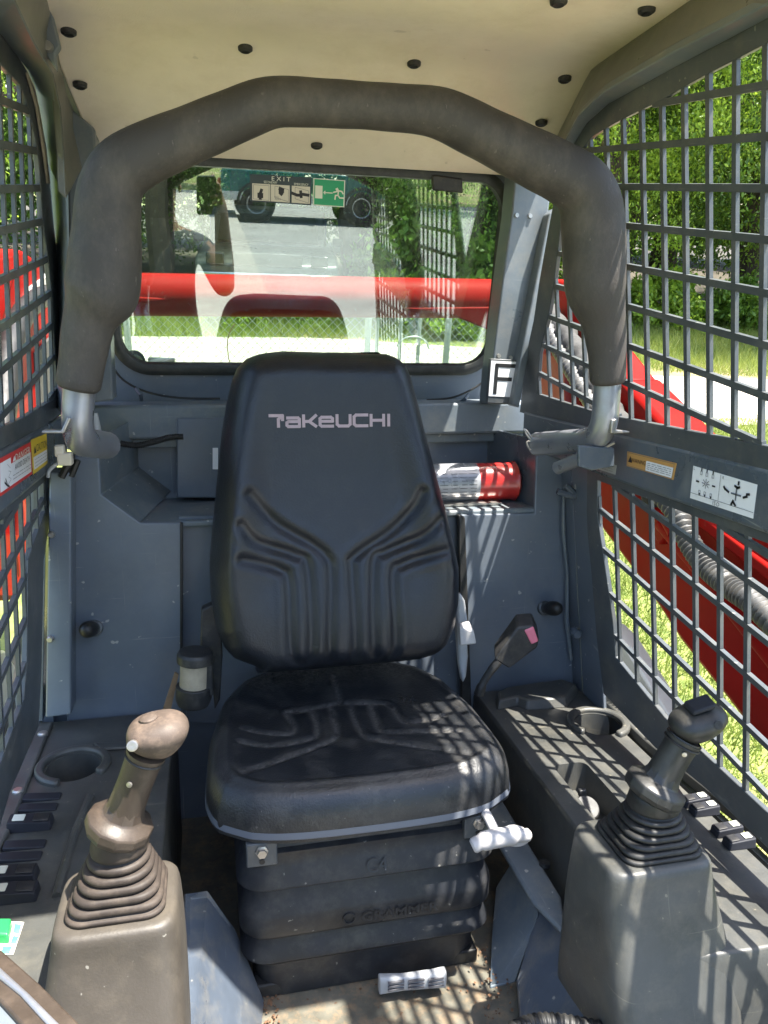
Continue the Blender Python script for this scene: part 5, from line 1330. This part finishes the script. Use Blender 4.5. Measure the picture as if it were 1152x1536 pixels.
mb = MB(); mb.add([(-1.1, -3, -.02), (-30, -3, -.02), (-30, -60, zfront(-60)-.02), (-1.1, -60, zfront(-60)-.02), (16, -24, zfront(-24)-.02), (16, -60, zfront(-60)-.02), (40, -24, zfront(-24)-.02), (40, -60, zfront(-60)-.02), (16, -3, -.02), (40, -3, -.02), (-1.1, -24, zfront(-24)-.02)],
                  [(0, 1, 2, 3, 10), (10, 3, 5, 4), (4, 5, 7, 6), (8, 4, 6, 9)])
tag(mb.build('verge_terrain', 'grass_ground', None, smooth=False, world_space=True), kind='structure')
mb = MB()
for lab in range(1):
    mb.prism([(1.6, -16.9, zfront(-16.9)+.004), (1.6, -15.3, zfront(-15.3)+.004), (9, -15.3, zfront(-15.3)+.004), (9, -16.9, zfront(-16.9)+.004)][::-1], (0, 0, .001))

# ------------------------------------------------------------------ trees
def leaf_cloud(n_clump, per, R, seed, leaf, flat=.75, low=True, hollow=.45):
    g = np.random.default_rng(seed)
    d = g.normal(size=(n_clump, 3)); d /= np.linalg.norm(d, axis=1)[:, None]
    rad = hollow+(1-hollow)*g.random(n_clump)**.6
    c = d*rad[:, None]*np.array(R)
    c[:, 2] += R[2]
    c[:, :2] *= (1.0-.30*np.clip(c[:, 2:3]/(2*R[2])-.5, -1, 1))
    cs = (.16+.34*g.random(n_clump))*min(R[0], 3.0)*.32*(1 if R[0] < 5 else 1.7)
    k = np.repeat(np.arange(n_clump), per)
    p = c[k]+g.normal(size=(len(k), 3))*cs[k][:, None]*np.array([1, 1, flat])
    n = len(p)
    a = g.normal(size=(n, 3)); a /= np.linalg.norm(a, axis=1)[:, None]
    b = g.normal(size=(n, 3)); b -= (b*a).sum(1)[:, None]*a; b /= np.linalg.norm(b, axis=1)[:, None]
    s = leaf*(.6+.8*g.random(n))[:, None]
    V = np.stack([p-a*s, p+b*s*.45, p+a*s, p-b*s*.45], 1).reshape(-1, 3)
    return V, n
def crown_mesh(name, m, *args, **kw):
    V, n = leaf_cloud(*args, **kw)
    me = bpy.data.meshes.new(name)
    me.vertices.add(4*n); me.vertices.foreach_set('co', V.astype(np.float32).reshape(-1))
    me.loops.add(4*n); me.loops.foreach_set('vertex_index', np.arange(4*n, dtype=np.int32))
    me.polygons.add(n); me.polygons.foreach_set('loop_start', np.arange(0, 4*n, 4, dtype=np.int32))
    me.polygons.foreach_set('loop_total', np.full(n, 4, np.int32))
    me.update(calc_edges=True)
    me.materials.append(MATS[m]); return me
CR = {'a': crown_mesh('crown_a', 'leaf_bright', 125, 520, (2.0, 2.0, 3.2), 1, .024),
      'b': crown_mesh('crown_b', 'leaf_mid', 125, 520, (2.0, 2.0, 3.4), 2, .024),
      'c': crown_mesh('crown_c', 'leaf_dark_shade', 125, 520, (2.2, 2.2, 3.2), 3, .025),
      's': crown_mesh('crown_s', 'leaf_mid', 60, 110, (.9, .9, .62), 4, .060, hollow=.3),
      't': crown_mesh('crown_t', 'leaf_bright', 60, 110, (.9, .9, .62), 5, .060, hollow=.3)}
def trunk_mesh(seed, H=5.0):
    g = random.Random(seed); mb = MB()
    P = [Vector((0, 0, 0))]; 
    for k in range(6): P.append(P[-1]+Vector((g.uniform(-.12, .12), g.uniform(-.12, .12), H/6)))
    mb.tube(P, [.17, .14, .12, .10, .08, .055, .02], 9)
    for k in range(7):
        a = g.uniform(0, 6.28); i = g.randint(2, 5); q = P[i]; ln = g.uniform(.9, 1.7)
        e = q+Vector((math.cos(a)*ln, math.sin(a)*ln, g.uniform(.4, 1.1)))
        mb.tube([q, q.lerp(e, .5)+Vector((0, 0, .12)), e], [.06, .04, .012], 6)
    me = bpy.data.meshes.new('trunk'); me.from_pydata(mb.v, [], mb.f); me.materials.append(MATS['bark']); return me
TR = [trunk_mesh(k) for k in range(3)]
def tree(x, y, z, kind, s, label, group, rot=0, lift=.9, zs=1.0):
    t = thing('leafy_tree', label, 'tree', (x, y, z), group, True)
    tk = bpy.data.objects.new('trunk', TR[hash((int(x*10), int(y*10))) % 3]); col.objects.link(tk)
    tk.parent = t; tk.scale = (s, s, s*zs); tk.rotation_euler.z = rot
    cr = bpy.data.objects.new('crown', CR[kind]); col.objects.link(cr)
    cr.parent = t; cr.location = (0, 0, lift*s*.4); cr.scale = (s, s, s*zs); cr.rotation_euler.z = rot
    return t
def shrub(x, y, z, kind, s, label, group, rot=0):
    t = thing('shrub', label, 'shrub', (x, y, z), group, True)
    cr = bpy.data.objects.new('foliage', CR[kind]); col.objects.link(cr)
    cr.parent = t; cr.scale = (s, s, s*1.15); cr.rotation_euler.z = rot; cr.location = (0, 0, -.1)
    st = MB().tube([(x, y, z), (x+.05, y, z+.4*s), (x+.1, y+.05, z+.9*s)], [.03, .022, .008], 6).build('stem', 'bark', t, world_space=True)
    return t
gR = 'trees beyond the mown strip on the right'
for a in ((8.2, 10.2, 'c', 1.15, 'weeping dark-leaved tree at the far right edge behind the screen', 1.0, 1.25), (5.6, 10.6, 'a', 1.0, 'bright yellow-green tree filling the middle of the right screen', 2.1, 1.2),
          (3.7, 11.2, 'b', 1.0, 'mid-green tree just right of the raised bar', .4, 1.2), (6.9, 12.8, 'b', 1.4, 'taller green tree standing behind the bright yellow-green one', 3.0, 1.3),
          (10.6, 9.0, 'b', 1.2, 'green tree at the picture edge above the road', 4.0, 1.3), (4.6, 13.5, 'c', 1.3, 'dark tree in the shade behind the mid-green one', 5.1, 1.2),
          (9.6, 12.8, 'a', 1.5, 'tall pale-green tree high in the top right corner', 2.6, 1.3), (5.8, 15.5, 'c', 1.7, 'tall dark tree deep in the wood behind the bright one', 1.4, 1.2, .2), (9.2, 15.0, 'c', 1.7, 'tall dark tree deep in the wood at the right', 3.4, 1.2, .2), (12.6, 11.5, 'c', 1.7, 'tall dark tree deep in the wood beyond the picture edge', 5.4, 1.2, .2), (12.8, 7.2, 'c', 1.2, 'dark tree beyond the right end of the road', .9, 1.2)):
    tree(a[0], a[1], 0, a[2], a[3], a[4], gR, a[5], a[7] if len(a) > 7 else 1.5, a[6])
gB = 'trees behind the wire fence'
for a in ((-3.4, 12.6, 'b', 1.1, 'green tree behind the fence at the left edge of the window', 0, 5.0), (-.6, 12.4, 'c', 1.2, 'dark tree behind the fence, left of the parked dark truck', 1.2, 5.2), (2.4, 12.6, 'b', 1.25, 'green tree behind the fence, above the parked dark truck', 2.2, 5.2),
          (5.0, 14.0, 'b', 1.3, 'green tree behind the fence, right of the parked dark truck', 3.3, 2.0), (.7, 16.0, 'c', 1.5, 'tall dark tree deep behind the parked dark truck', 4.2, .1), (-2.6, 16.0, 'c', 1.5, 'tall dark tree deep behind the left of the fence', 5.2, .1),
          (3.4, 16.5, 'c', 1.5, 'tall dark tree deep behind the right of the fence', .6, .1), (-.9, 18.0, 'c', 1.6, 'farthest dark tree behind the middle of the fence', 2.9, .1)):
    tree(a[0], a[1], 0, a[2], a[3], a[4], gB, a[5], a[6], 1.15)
gL = 'trees left of the machine'
for a in ((-3.6, 8.6, 'a', .95, 'bright tree nearest the left screen', .3), (-5.4, 11.0, 'b', 1.2, 'green tree behind the one nearest the left screen', 1.3), (-3.2, 5.6, 'b', .9, 'green tree low behind the left red arm', 2.4)):
    tree(a[0], a[1], 0, a[2], a[3], a[4], gL, a[5], .4, 1.2)
gF = 'trees mirrored in the window, across the car park'
for a in ((-4.5, -19, 'b', 1.3, 'tree mirrored at the left of the glass, beside the sidewalk', .3), (-8.0, -23, 'c', 1.5, 'dark tree mirrored far left beyond the sidewalk', 1.6), (1.0, -26, 'c', 1.5, 'dark tree mirrored behind the tail of the teal vehicle', 2.2),
          (5.5, -26.5, 'b', 1.6, 'tree mirrored behind the bonnet of the teal vehicle', 3.2), (9.5, -23, 'c', 1.5, 'dark tree mirrored right of the teal vehicle', 4.2), (14, -20, 'b', 1.6, 'tree mirrored at the far right of the car park', 5.1)):
    tree(a[0], a[1], zfront(a[1])-.05, a[2], a[3], a[4], gF, a[5], .4, 1.15)
gS = 'undergrowth at the foot of the trees'
for i, (x, y, k, s) in enumerate(((4.2, 10.9, 's', .9), (5.0, 10.2, 's', .55), (6.5, 10.4, 't', .7), (7.6, 10.2, 's', .6), (9.0, 9.9, 's', .8), (10.6, 8.2, 's', .9), (3.0, 10.8, 's', 1.1))):
    shrub(x, y, 0, k, s, ('low shrub at the foot of the mid-green tree', 'low shrub left of the bright yellow-green tree', 'bright low shrub under the bright yellow-green tree', 'low shrub at the foot of the weeping dark tree', 'low shrub right of the weeping dark tree', 'low shrub beside the road at the picture edge', 'low shrub behind the padded bar')[i], gS, i*1.1)
gW = 'weeds along the fence'
for i, (x, y, k, s) in enumerate(((-1.2, 10.1, 't', .50), (.35, 10.0, 't', .42), (2.3, 10.2, 't', .60), (3.0, 9.6, 't', .55), (1.25, 10.0, 's', .30))):
    shrub(x, y, 0, k, s, ('weedy bush beyond the fence at the left of the window', 'small weedy bush left of the parked dark truck', 'weedy bush right of the parked dark truck', 'weedy bush beyond the fence near the right posts', 'small weed under the bumper of the parked dark truck')[i], gW, i*1.7)

# far-off wood closing the view, one mass
def far_wood(seed, pos, rot, label):
    me = crown_mesh('far_wood', 'leaf_dark_shade', 420, 110, (24, 2.6, 4.6), seed, .17, hollow=.15)
    o = bpy.data.objects.new('far_woods', me); col.objects.link(o)
    o.location = pos; o.rotation_euler.z = rot
    return tag(o, label, 'woods', kind='stuff')
me_k = R_(1)
far_wood(31, (4, 24, -.6), 0, 'far wood closing the view behind the fence')
far_wood(32, (22, 14, -.6), -1.1, 'far wood closing the view beyond the right screen')
far_wood(33, (-16, 18, -.6), 1.0, 'far wood closing the view beyond the left screen')
# grass blades, nobody could count them
def grass(name, label, n, area, hgt, seed):
    g = np.random.default_rng(seed)
    x = g.uniform(area[0], area[1], n); y = g.uniform(area[2], area[3], n)
    keep = ~((y > 5.0) & (y < 7.6) & (np.abs((y-6.2)-(x-6)*-.25) < .95) & (x > 3.3))
    x, y = x[keep], y[keep]; n = len(x)
    a = g.uniform(0, 6.28, n); hh = hgt*(.35+g.random(n)**2*1.3); w = .0018+.0022*g.random(n)
    ln = g.normal(size=(n, 2))*.5*hh[:, None]
    b0 = np.stack([x-np.cos(a)*w, y-np.sin(a)*w, np.zeros(n)], 1); b1 = np.stack([x+np.cos(a)*w, y+np.sin(a)*w, np.zeros(n)], 1)
    tp = np.stack([x+ln[:, 0], y+ln[:, 1], hh], 1)
    V = np.stack([b0, b1, tp], 1).reshape(-1, 3)
    me = bpy.data.meshes.new(name)
    me.vertices.add(3*n); me.vertices.foreach_set('co', V.astype(np.float32).reshape(-1))
    me.loops.add(3*n); me.loops.foreach_set('vertex_index', np.arange(3*n, dtype=np.int32))
    me.polygons.add(n); me.polygons.foreach_set('loop_start', np.arange(0, 3*n, 3, dtype=np.int32)); me.polygons.foreach_set('loop_total', np.full(n, 3, np.int32))
    me.update(calc_edges=True); me.materials.append(MATS['grass_blade'])
    o = bpy.data.objects.new(name, me); col.objects.link(o)
    return tag(o, label, 'grass', kind='stuff')
grass('grass', 'short sunlit grass right of the machine', 170000, (1.15, 6.0, .3, 5.6), .050, 21)
grass('grass', 'longer grass between the road and the trees', 70000, (3.5, 12, 7.2, 10.2), .13, 22)
grass('grass', 'grass strip beyond the gravel behind the fence', 34000, (-4, 4.5, 9.2, 11.0), .16, 23)

# ------------------------------------------------------------------ wire fence
YFn = 5.6
fn = thing('wire_fence', 'chain-link fence with steel posts behind the machine', 'fence', (0, YFn, 0), None, True)
for px in (191, 552, 566, 601, 629, 672):
    p = wY(px, 500, YFn+.03)
    MB().tube([(p.x, YFn+.035, 0), (p.x, YFn+.035, 1.06)], .024 if px in (191, 552, 672) else .014, 10).build('post', 'fence_steel', fn, world_space=True)
for x in (-4.3,):
    MB().tube([(x, YFn+.035, 0), (x, YFn+.035, 1.06)], .028, 10).build('post', 'fence_steel', fn, world_space=True)
MB().tube([(-4.3, YFn+.035, 1.03), (3.1, YFn+.035, 1.03)], .02, 8).build('top_rail', 'fence_steel', fn, world_space=True)
mb = MB(); Hf = 1.02
def wire(p, q, r=.0021):
    p = Vector(p); q = Vector(q); d = (q-p).normalized(); u = Vector((0, 1, 0)); w = d.cross(u)
    a = [u*r, (u*-.5+w*.87)*r, (u*-.5-w*.87)*r]
    mb.add([p+k for k in a]+[q+k for k in a], [(0, 1, 4, 3), (1, 2, 5, 4), (2, 0, 3, 5)])
sp_ = .064; x = -4.3-Hf
while x < 3.1:
    for sgn in (1, -1):
        xa, xb = (x, x+Hf) if sgn > 0 else (x+Hf, x)
        za, zb_ = .02, Hf
        lo, hi = -4.3, 3.1
        def cl(xx): return None
        t0, t1 = 0.0, 1.0
        dx = xb-xa
        for lim, s_ in ((lo, 1), (hi, -1)):
            ta = (lim-xa)/dx
            if (dx > 0) == (s_ > 0): t0 = max(t0, ta)
            else: t1 = min(t1, ta)
        if t1-t0 > .01:
            wire((xa+dx*t0, YFn+(.003 if sgn > 0 else -.003), za+(zb_-za)*t0), (xa+dx*t1, YFn+(.003 if sgn > 0 else -.003), za+(zb_-za)*t1))
    x += sp_
tag(mb.build('chain_link', 'fence_steel', fn, smooth=False, world_space=True), kind='stuff')
MB().tube(catmull([wY(x, y, YFn-.02) for x, y in ((345, 548), (341, 520), (344, 500), (352, 486))], 5), .004, 6).build('dry_stem', 'webbing_brown', fn, world_space=True)
MB().tube(catmull([wY(x, y, YFn-.02) for x, y in ((595, 520), (606, 508), (624, 505), (638, 512), (644, 524))], 5), .006, 6).build('loose_wire', 'fence_steel', fn, world_space=True)

# ------------------------------------------------------------------ vehicles
def vehicle(name, label, org, L, W, H, heading, body_m, wheel_r, low_m=None, lift=.3):
    t = thing(name, label, 'car', org, None, True)
    ca, sa = math.cos(heading), math.sin(heading)
    def T(v): return Vector((org[0]+v[0]*ca-v[1]*sa, org[1]+v[0]*sa+v[1]*ca, org[2]+v[2]))
    def bld(mb, n, m, p=t, bevel=0.0):
        mb.v = [T(q) for q in mb.v]; return mb.build(n, m, p, world_space=True, bevel=bevel)
    hw = W/2; b0 = lift; b1 = lift+(H-lift)*.52
    side = [(-L/2, b0+.10), (-L/2+.04, b1-.04), (-L/2+.10, b1), (L*.17, b1), (L*.46, b1-.07), (L/2-.02, b1-.16), (L/2, b0+.10), (L*.42, b0), (-L*.44, b0)]
    body = bld(MB().prism([(a, -hw, b) for a, b in side], (0, W, 0)), 'body', body_m, bevel=.05)
    if low_m:
        bld(MB().box((0, 0, b0+.10), (L*.985, W+.012, .20)), 'lower_body', low_m, t, .02)
    cabp = [(-L*.485, b1-.01), (-L*.44, H-.05), (-L*.40, H), (L*.02, H), (L*.06, H-.03), (L*.19, b1-.01)]
    cbn = bld(MB().prism([(a, -hw*.9, b) for a, b in cabp], (0, W*.9, 0)), 'cabin', body_m, bevel=.04)
    hb = b1+.06; ht = H-.10
    for s in (-1, 1):
        for a0, a1, k in ((-L*.43, -L*.24, 0), (-L*.22, -L*.05, 0), (-L*.03, L*.12, 1)):
            q = [(a0, s*hw*.905, hb), (a1, s*hw*.905, hb), (a1-(.30*(ht-hb) if k else 0), s*hw*.905, ht), (a0, s*hw*.905, ht)]
            bld(MB().prism(q, (0, .012*s, 0)), 'window', 'dark_glass', cbn)
    q = [(L*.185, -hw*.78, b1+.04), (L*.185, hw*.78, b1+.04), (L*.075, hw*.74, H-.08), (L*.075, -hw*.74, H-.08)]
    bld(MB().prism(q, (.02, 0, .012)), 'windscreen', 'dark_glass', cbn)
    for s in (-1, 1):
        for a in (-L*.30, L*.31):
            wv = MB().lathe([(wheel_r*.62, -.11), (wheel_r*.93, -.11), (wheel_r, -.08), (wheel_r, .08), (wheel_r*.93, .11), (wheel_r*.62, .11)], (a, s*(hw-.08), wheel_r), (0, 1, 0), 28)
            w = bld(wv, 'wheel', 'tyre')
            bld(MB().lathe([(.05, .05), (wheel_r*.3, .06), (wheel_r*.58, .115), (wheel_r*.62, .118), (wheel_r*.62, .0)], (a, s*(hw-.08), wheel_r), (0, s, 0), 20), 'rim', 'rim_alloy', w)
            bld(MB().lathe([(wheel_r*1.18, -.03), (wheel_r*1.22, .02), (wheel_r*1.05, .03), (wheel_r*1.02, -.03)], (a, s*(hw-.01), wheel_r+.02), (0, s, 0), 28), 'wheel_arch', 'rubber_black', body)
    for e, nm in ((1, 'front_bumper'), (-1, 'rear_bumper')):
        bld(MB().box((e*(L/2+.03), 0, b0+.16), (.12, W*.98, .18)), nm, 'chrome', t, .03)
        for s in (-1, 1):
            bld(MB().box((e*(L/2-.0), s*hw*.72, b0+.40), (.05, .22, .14)), 'headlight' if e > 0 else 'tail_light', ('switch_lens' if low_m else 'dark_glass') if e > 0 else 'extinguisher_red', t, .015)
    bld(MB().box((L/2-.01, 0, b0+.40), (.04, W*.48, .16)), 'grille', 'plastic_black', t, .01)
    for s in (-1, 1):
        bld(MB().box((L*.10, s*(hw+.09), b1+.05), (.10, .14, .11)), 'side_mirror', 'plastic_black', t, .02)
        for a in (-L*.20, L*.0):
            bld(MB().box((a, s*(hw+.012), b1-.10), (.14, .02, .03)), 'door_handle', 'chrome', body, .006)
    return t
vehicle('parked_suv', 'teal off-roader mirrored in the rear window, parked across the lot', (2.45, -17.2, zfront(-17.2)), 4.1, 1.75, 1.72, 0.0, 'suv_paint', .37, 'suv_white', .42)
vehicle('parked_truck', 'dark vehicle parked in weeds behind the fence', (.95, 12.3, 0), 4.2, 1.8, 1.35, math.radians(-95), 'dark_paint', .38, None, .40)

# ------------------------------------------------------------------ photographer, mirrored in the window
def person():
    t = thing('person', 'person in a dark shirt holding up a phone, mirrored in the rear window', 'person', (-.18, -.50, .012), None, True)
    J = {}; V = []; Ed = []; Rd = []
    def add(n, p, r, par=None):
        J[n] = len(V); V.append(p); Rd.append(r)
        if par: Ed.append((J[par], J[n]))
    X0 = -.18
    add('pelvis', (X0, -.50, .93), (.155, .12))
    add('waist', (X0, -.50, 1.08), (.145, .11), 'pelvis'); add('chest', (X0, -.49, 1.27), (.17, .125), 'waist'); add('uchest', (X0, -.48, 1.38), (.13, .10), 'chest')
    add('neck', (X0, -.46, 1.475), (.055, .06), 'uchest'); add('jaw', (X0, -.44, 1.55), (.068, .078), 'neck'); add('head', (X0, -.445, 1.635), (.080, .098), 'jaw'); add('crown', (X0, -.45, 1.71), (.062, .075), 'head')
    for s, n in ((-1, 'l'), (1, 'r')):
        add(n+'hip', (X0+s*.09, -.50, .88), (.095, .095), 'pelvis'); add(n+'thigh', (X0+s*.10, -.49, .70), (.082, .085), n+'hip'); add(n+'knee', (X0+s*.105, -.475, .50), (.058, .062), n+'thigh')
        add(n+'calf', (X0+s*.108, -.50, .33), (.052, .058), n+'knee'); add(n+'ankle', (X0+s*.11, -.52, .10), (.036, .042), n+'calf'); add(n+'heel', (X0+s*.11, -.50, .055), (.04, .042), n+'ankle'); add(n+'toe', (X0+s*.125, -.35, .045), (.038, .028), n+'heel')
    add('rsh', (X0+.185, -.47, 1.385), (.068, .07), 'uchest'); add('rel', (.085, -.40, 1.20), (.046, .046), 'rsh'); add('rfo', (.082, -.28, 1.34), (.043, .043), 'rel'); add('rwr', (.070, -.105, 1.545), (.026, .032), 'rfo'); add('rpalm', (.062, -.060, 1.60), (.020, .036), 'rwr')
    add('lsh', (X0-.185, -.48, 1.385), (.068, .07), 'uchest'); add('lel', (X0-.25, -.50, 1.12), (.045, .045), 'lsh'); add('lwr', (X0-.24, -.40, .90), (.028, .034), 'lel'); add('lpalm', (X0-.235, -.375, .82), (.022, .038), 'lwr')
    f = [((.050, -.030, 1.650), (.030, -.016, 1.655), (.012, -.018, 1.652)), ((.052, -.034, 1.630), (.030, -.018, 1.630), (.010, -.020, 1.628)), ((.054, -.038, 1.610), (.034, -.022, 1.606), (.014, -.024, 1.604)), ((.056, -.044, 1.592), (.040, -.028, 1.586), (.022, -.030, 1.584))]
    f = [tuple((x+.012, y-.016, z) for x, y, z in c) for c in f]
    for i, c in enumerate(f):
        pr_ = 'rpalm'
        for k, p in enumerate(c): add('f%d%d' % (i, k), p, (.0095-.001*k, .0095-.001*k), pr_); pr_ = 'f%d%d' % (i, k)
    pr_ = 'rpalm'
    for k, p in enumerate(((.048, -.075, 1.625), (.045, -.060, 1.660), (.040, -.045, 1.685))): add('th%d' % k, p, (.011-.001*k, .011-.001*k), pr_); pr_ = 'th%d' % k
    for i in range(4):
        pr_ = 'lpalm'
        for k in range(3):
            add('g%d%d' % (i, k), (X0-.25+.006*i, -.385+.018*i+.004*k, .775-.026*k+.004*abs(i-1)), (.0095-.001*k,)*2, pr_); pr_ = 'g%d%d' % (i, k)
    pr_ = 'lpalm'
    for k in range(2): add('h%d' % k, (X0-.215, -.345+.008*k, .80-.028*k), (.011, .011), pr_); pr_ = 'h%d' % k
    me = bpy.data.meshes.new('body'); me.from_pydata(V, Ed, [])
    o = bpy.data.objects.new('body', me); col.objects.link(o)
    md = o.modifiers.new('skin', 'SKIN'); md.use_smooth_shade = True
    for i, r in enumerate(Rd): me.skin_vertices[0].data[i].radius = r
    me.skin_vertices[0].data[0].use_root = True
    sb = o.modifiers.new('sub', 'SUBSURF'); sb.levels = 2; sb.render_levels = 2
    bpy.context.view_layer.update()
    dg = bpy.context.evaluated_depsgraph_get()
    m2 = bpy.data.meshes.new_from_object(o.evaluated_get(dg))
    o.modifiers.clear(); o.data = m2
    for mm in ('skin', 'shirt', 'trousers', 'rubber_black'): m2.materials.append(MATS[mm])
    for p in m2.polygons:
        c = p.center; k = 0
        if c.z < .09: k = 3
        elif c.z < .97 and abs(c.x-X0) < .215: k = 2
        elif c.z < 1.455 and c.z >= .97 and not (c.x > .02 and c.y > -.44 and c.z > 1.0) and not (c.x < X0-.20 and c.z < 1.18): k = 1
        p.material_index = k
    o.parent = t; o.location = -WLOC[t]; WLOC[o] = Vector((0, 0, 0))
    hd = MB()
    for i in range(9):
        for j in range(20):
            th = R_(8+i*11); ph = 2*math.pi*j/20
            hd.v.append(Vector((X0+.088*math.sin(th)*math.cos(ph), -.462+.105*math.sin(th)*math.sin(ph)-.012, 1.645+.100*math.cos(th))))
    for i in range(8):
        for j in range(20): hd.f.append((i*20+j, i*20+(j+1) % 20, (i+1)*20+(j+1) % 20, (i+1)*20+j))
    hd.f.append(tuple(range(20)))
    hd.build('hair', 'hair', o, world_space=True)
    for s in (-1, 1):
        MB().lathe([(.0001, .0), (.011, .003), (.012, .010)], (X0+s*.032, -.350, 1.640), (0, -1, 0), 12).build('eye', 'exit_white', o, world_space=True)
        MB().lathe([(.0001, -.006), (.018, -.004), (.030, .0), (.022, .006), (.0001, .007)], (X0+s*.084, -.455, 1.625), (s, -.2, 0), 12, .6).build('ear', 'skin', o, world_space=True)
    MB().loft([[(X0-.012, -.352, 1.63), (X0+.012, -.352, 1.63), (X0, -.342, 1.645)], [(X0-.018, -.350, 1.598), (X0+.018, -.350, 1.598), (X0, -.322, 1.604)]]).build('nose', 'skin', o, world_space=True)
    MB().box((X0, -.356, 1.572), (.045, .012, .012)).build('mouth', 'button_pink', o, world_space=True, bevel=.004)
person()
ph = MB(); c = Vector((0, 0, CAM_H))-Fw*.012-Up*.052+Rt*.020
mm = Matrix((Rt, Up, -Fw)).transposed()
ph.add([c+mm @ Vector((a, b, -.004)) for a, b in rrect(.074, .150, .010, 4)]+[c+mm @ Vector((a, b, .004)) for a, b in rrect(.074, .150, .010, 4)], [tuple(range(20))[::-1], tuple(range(20, 40))]+[(i, (i+1) % 20, 20+(i+1) % 20, 20+i) for i in range(20)])
tag(ph.build('phone', 'plastic_black', None, world_space=True), 'dark phone held up by the mirrored person', 'phone')
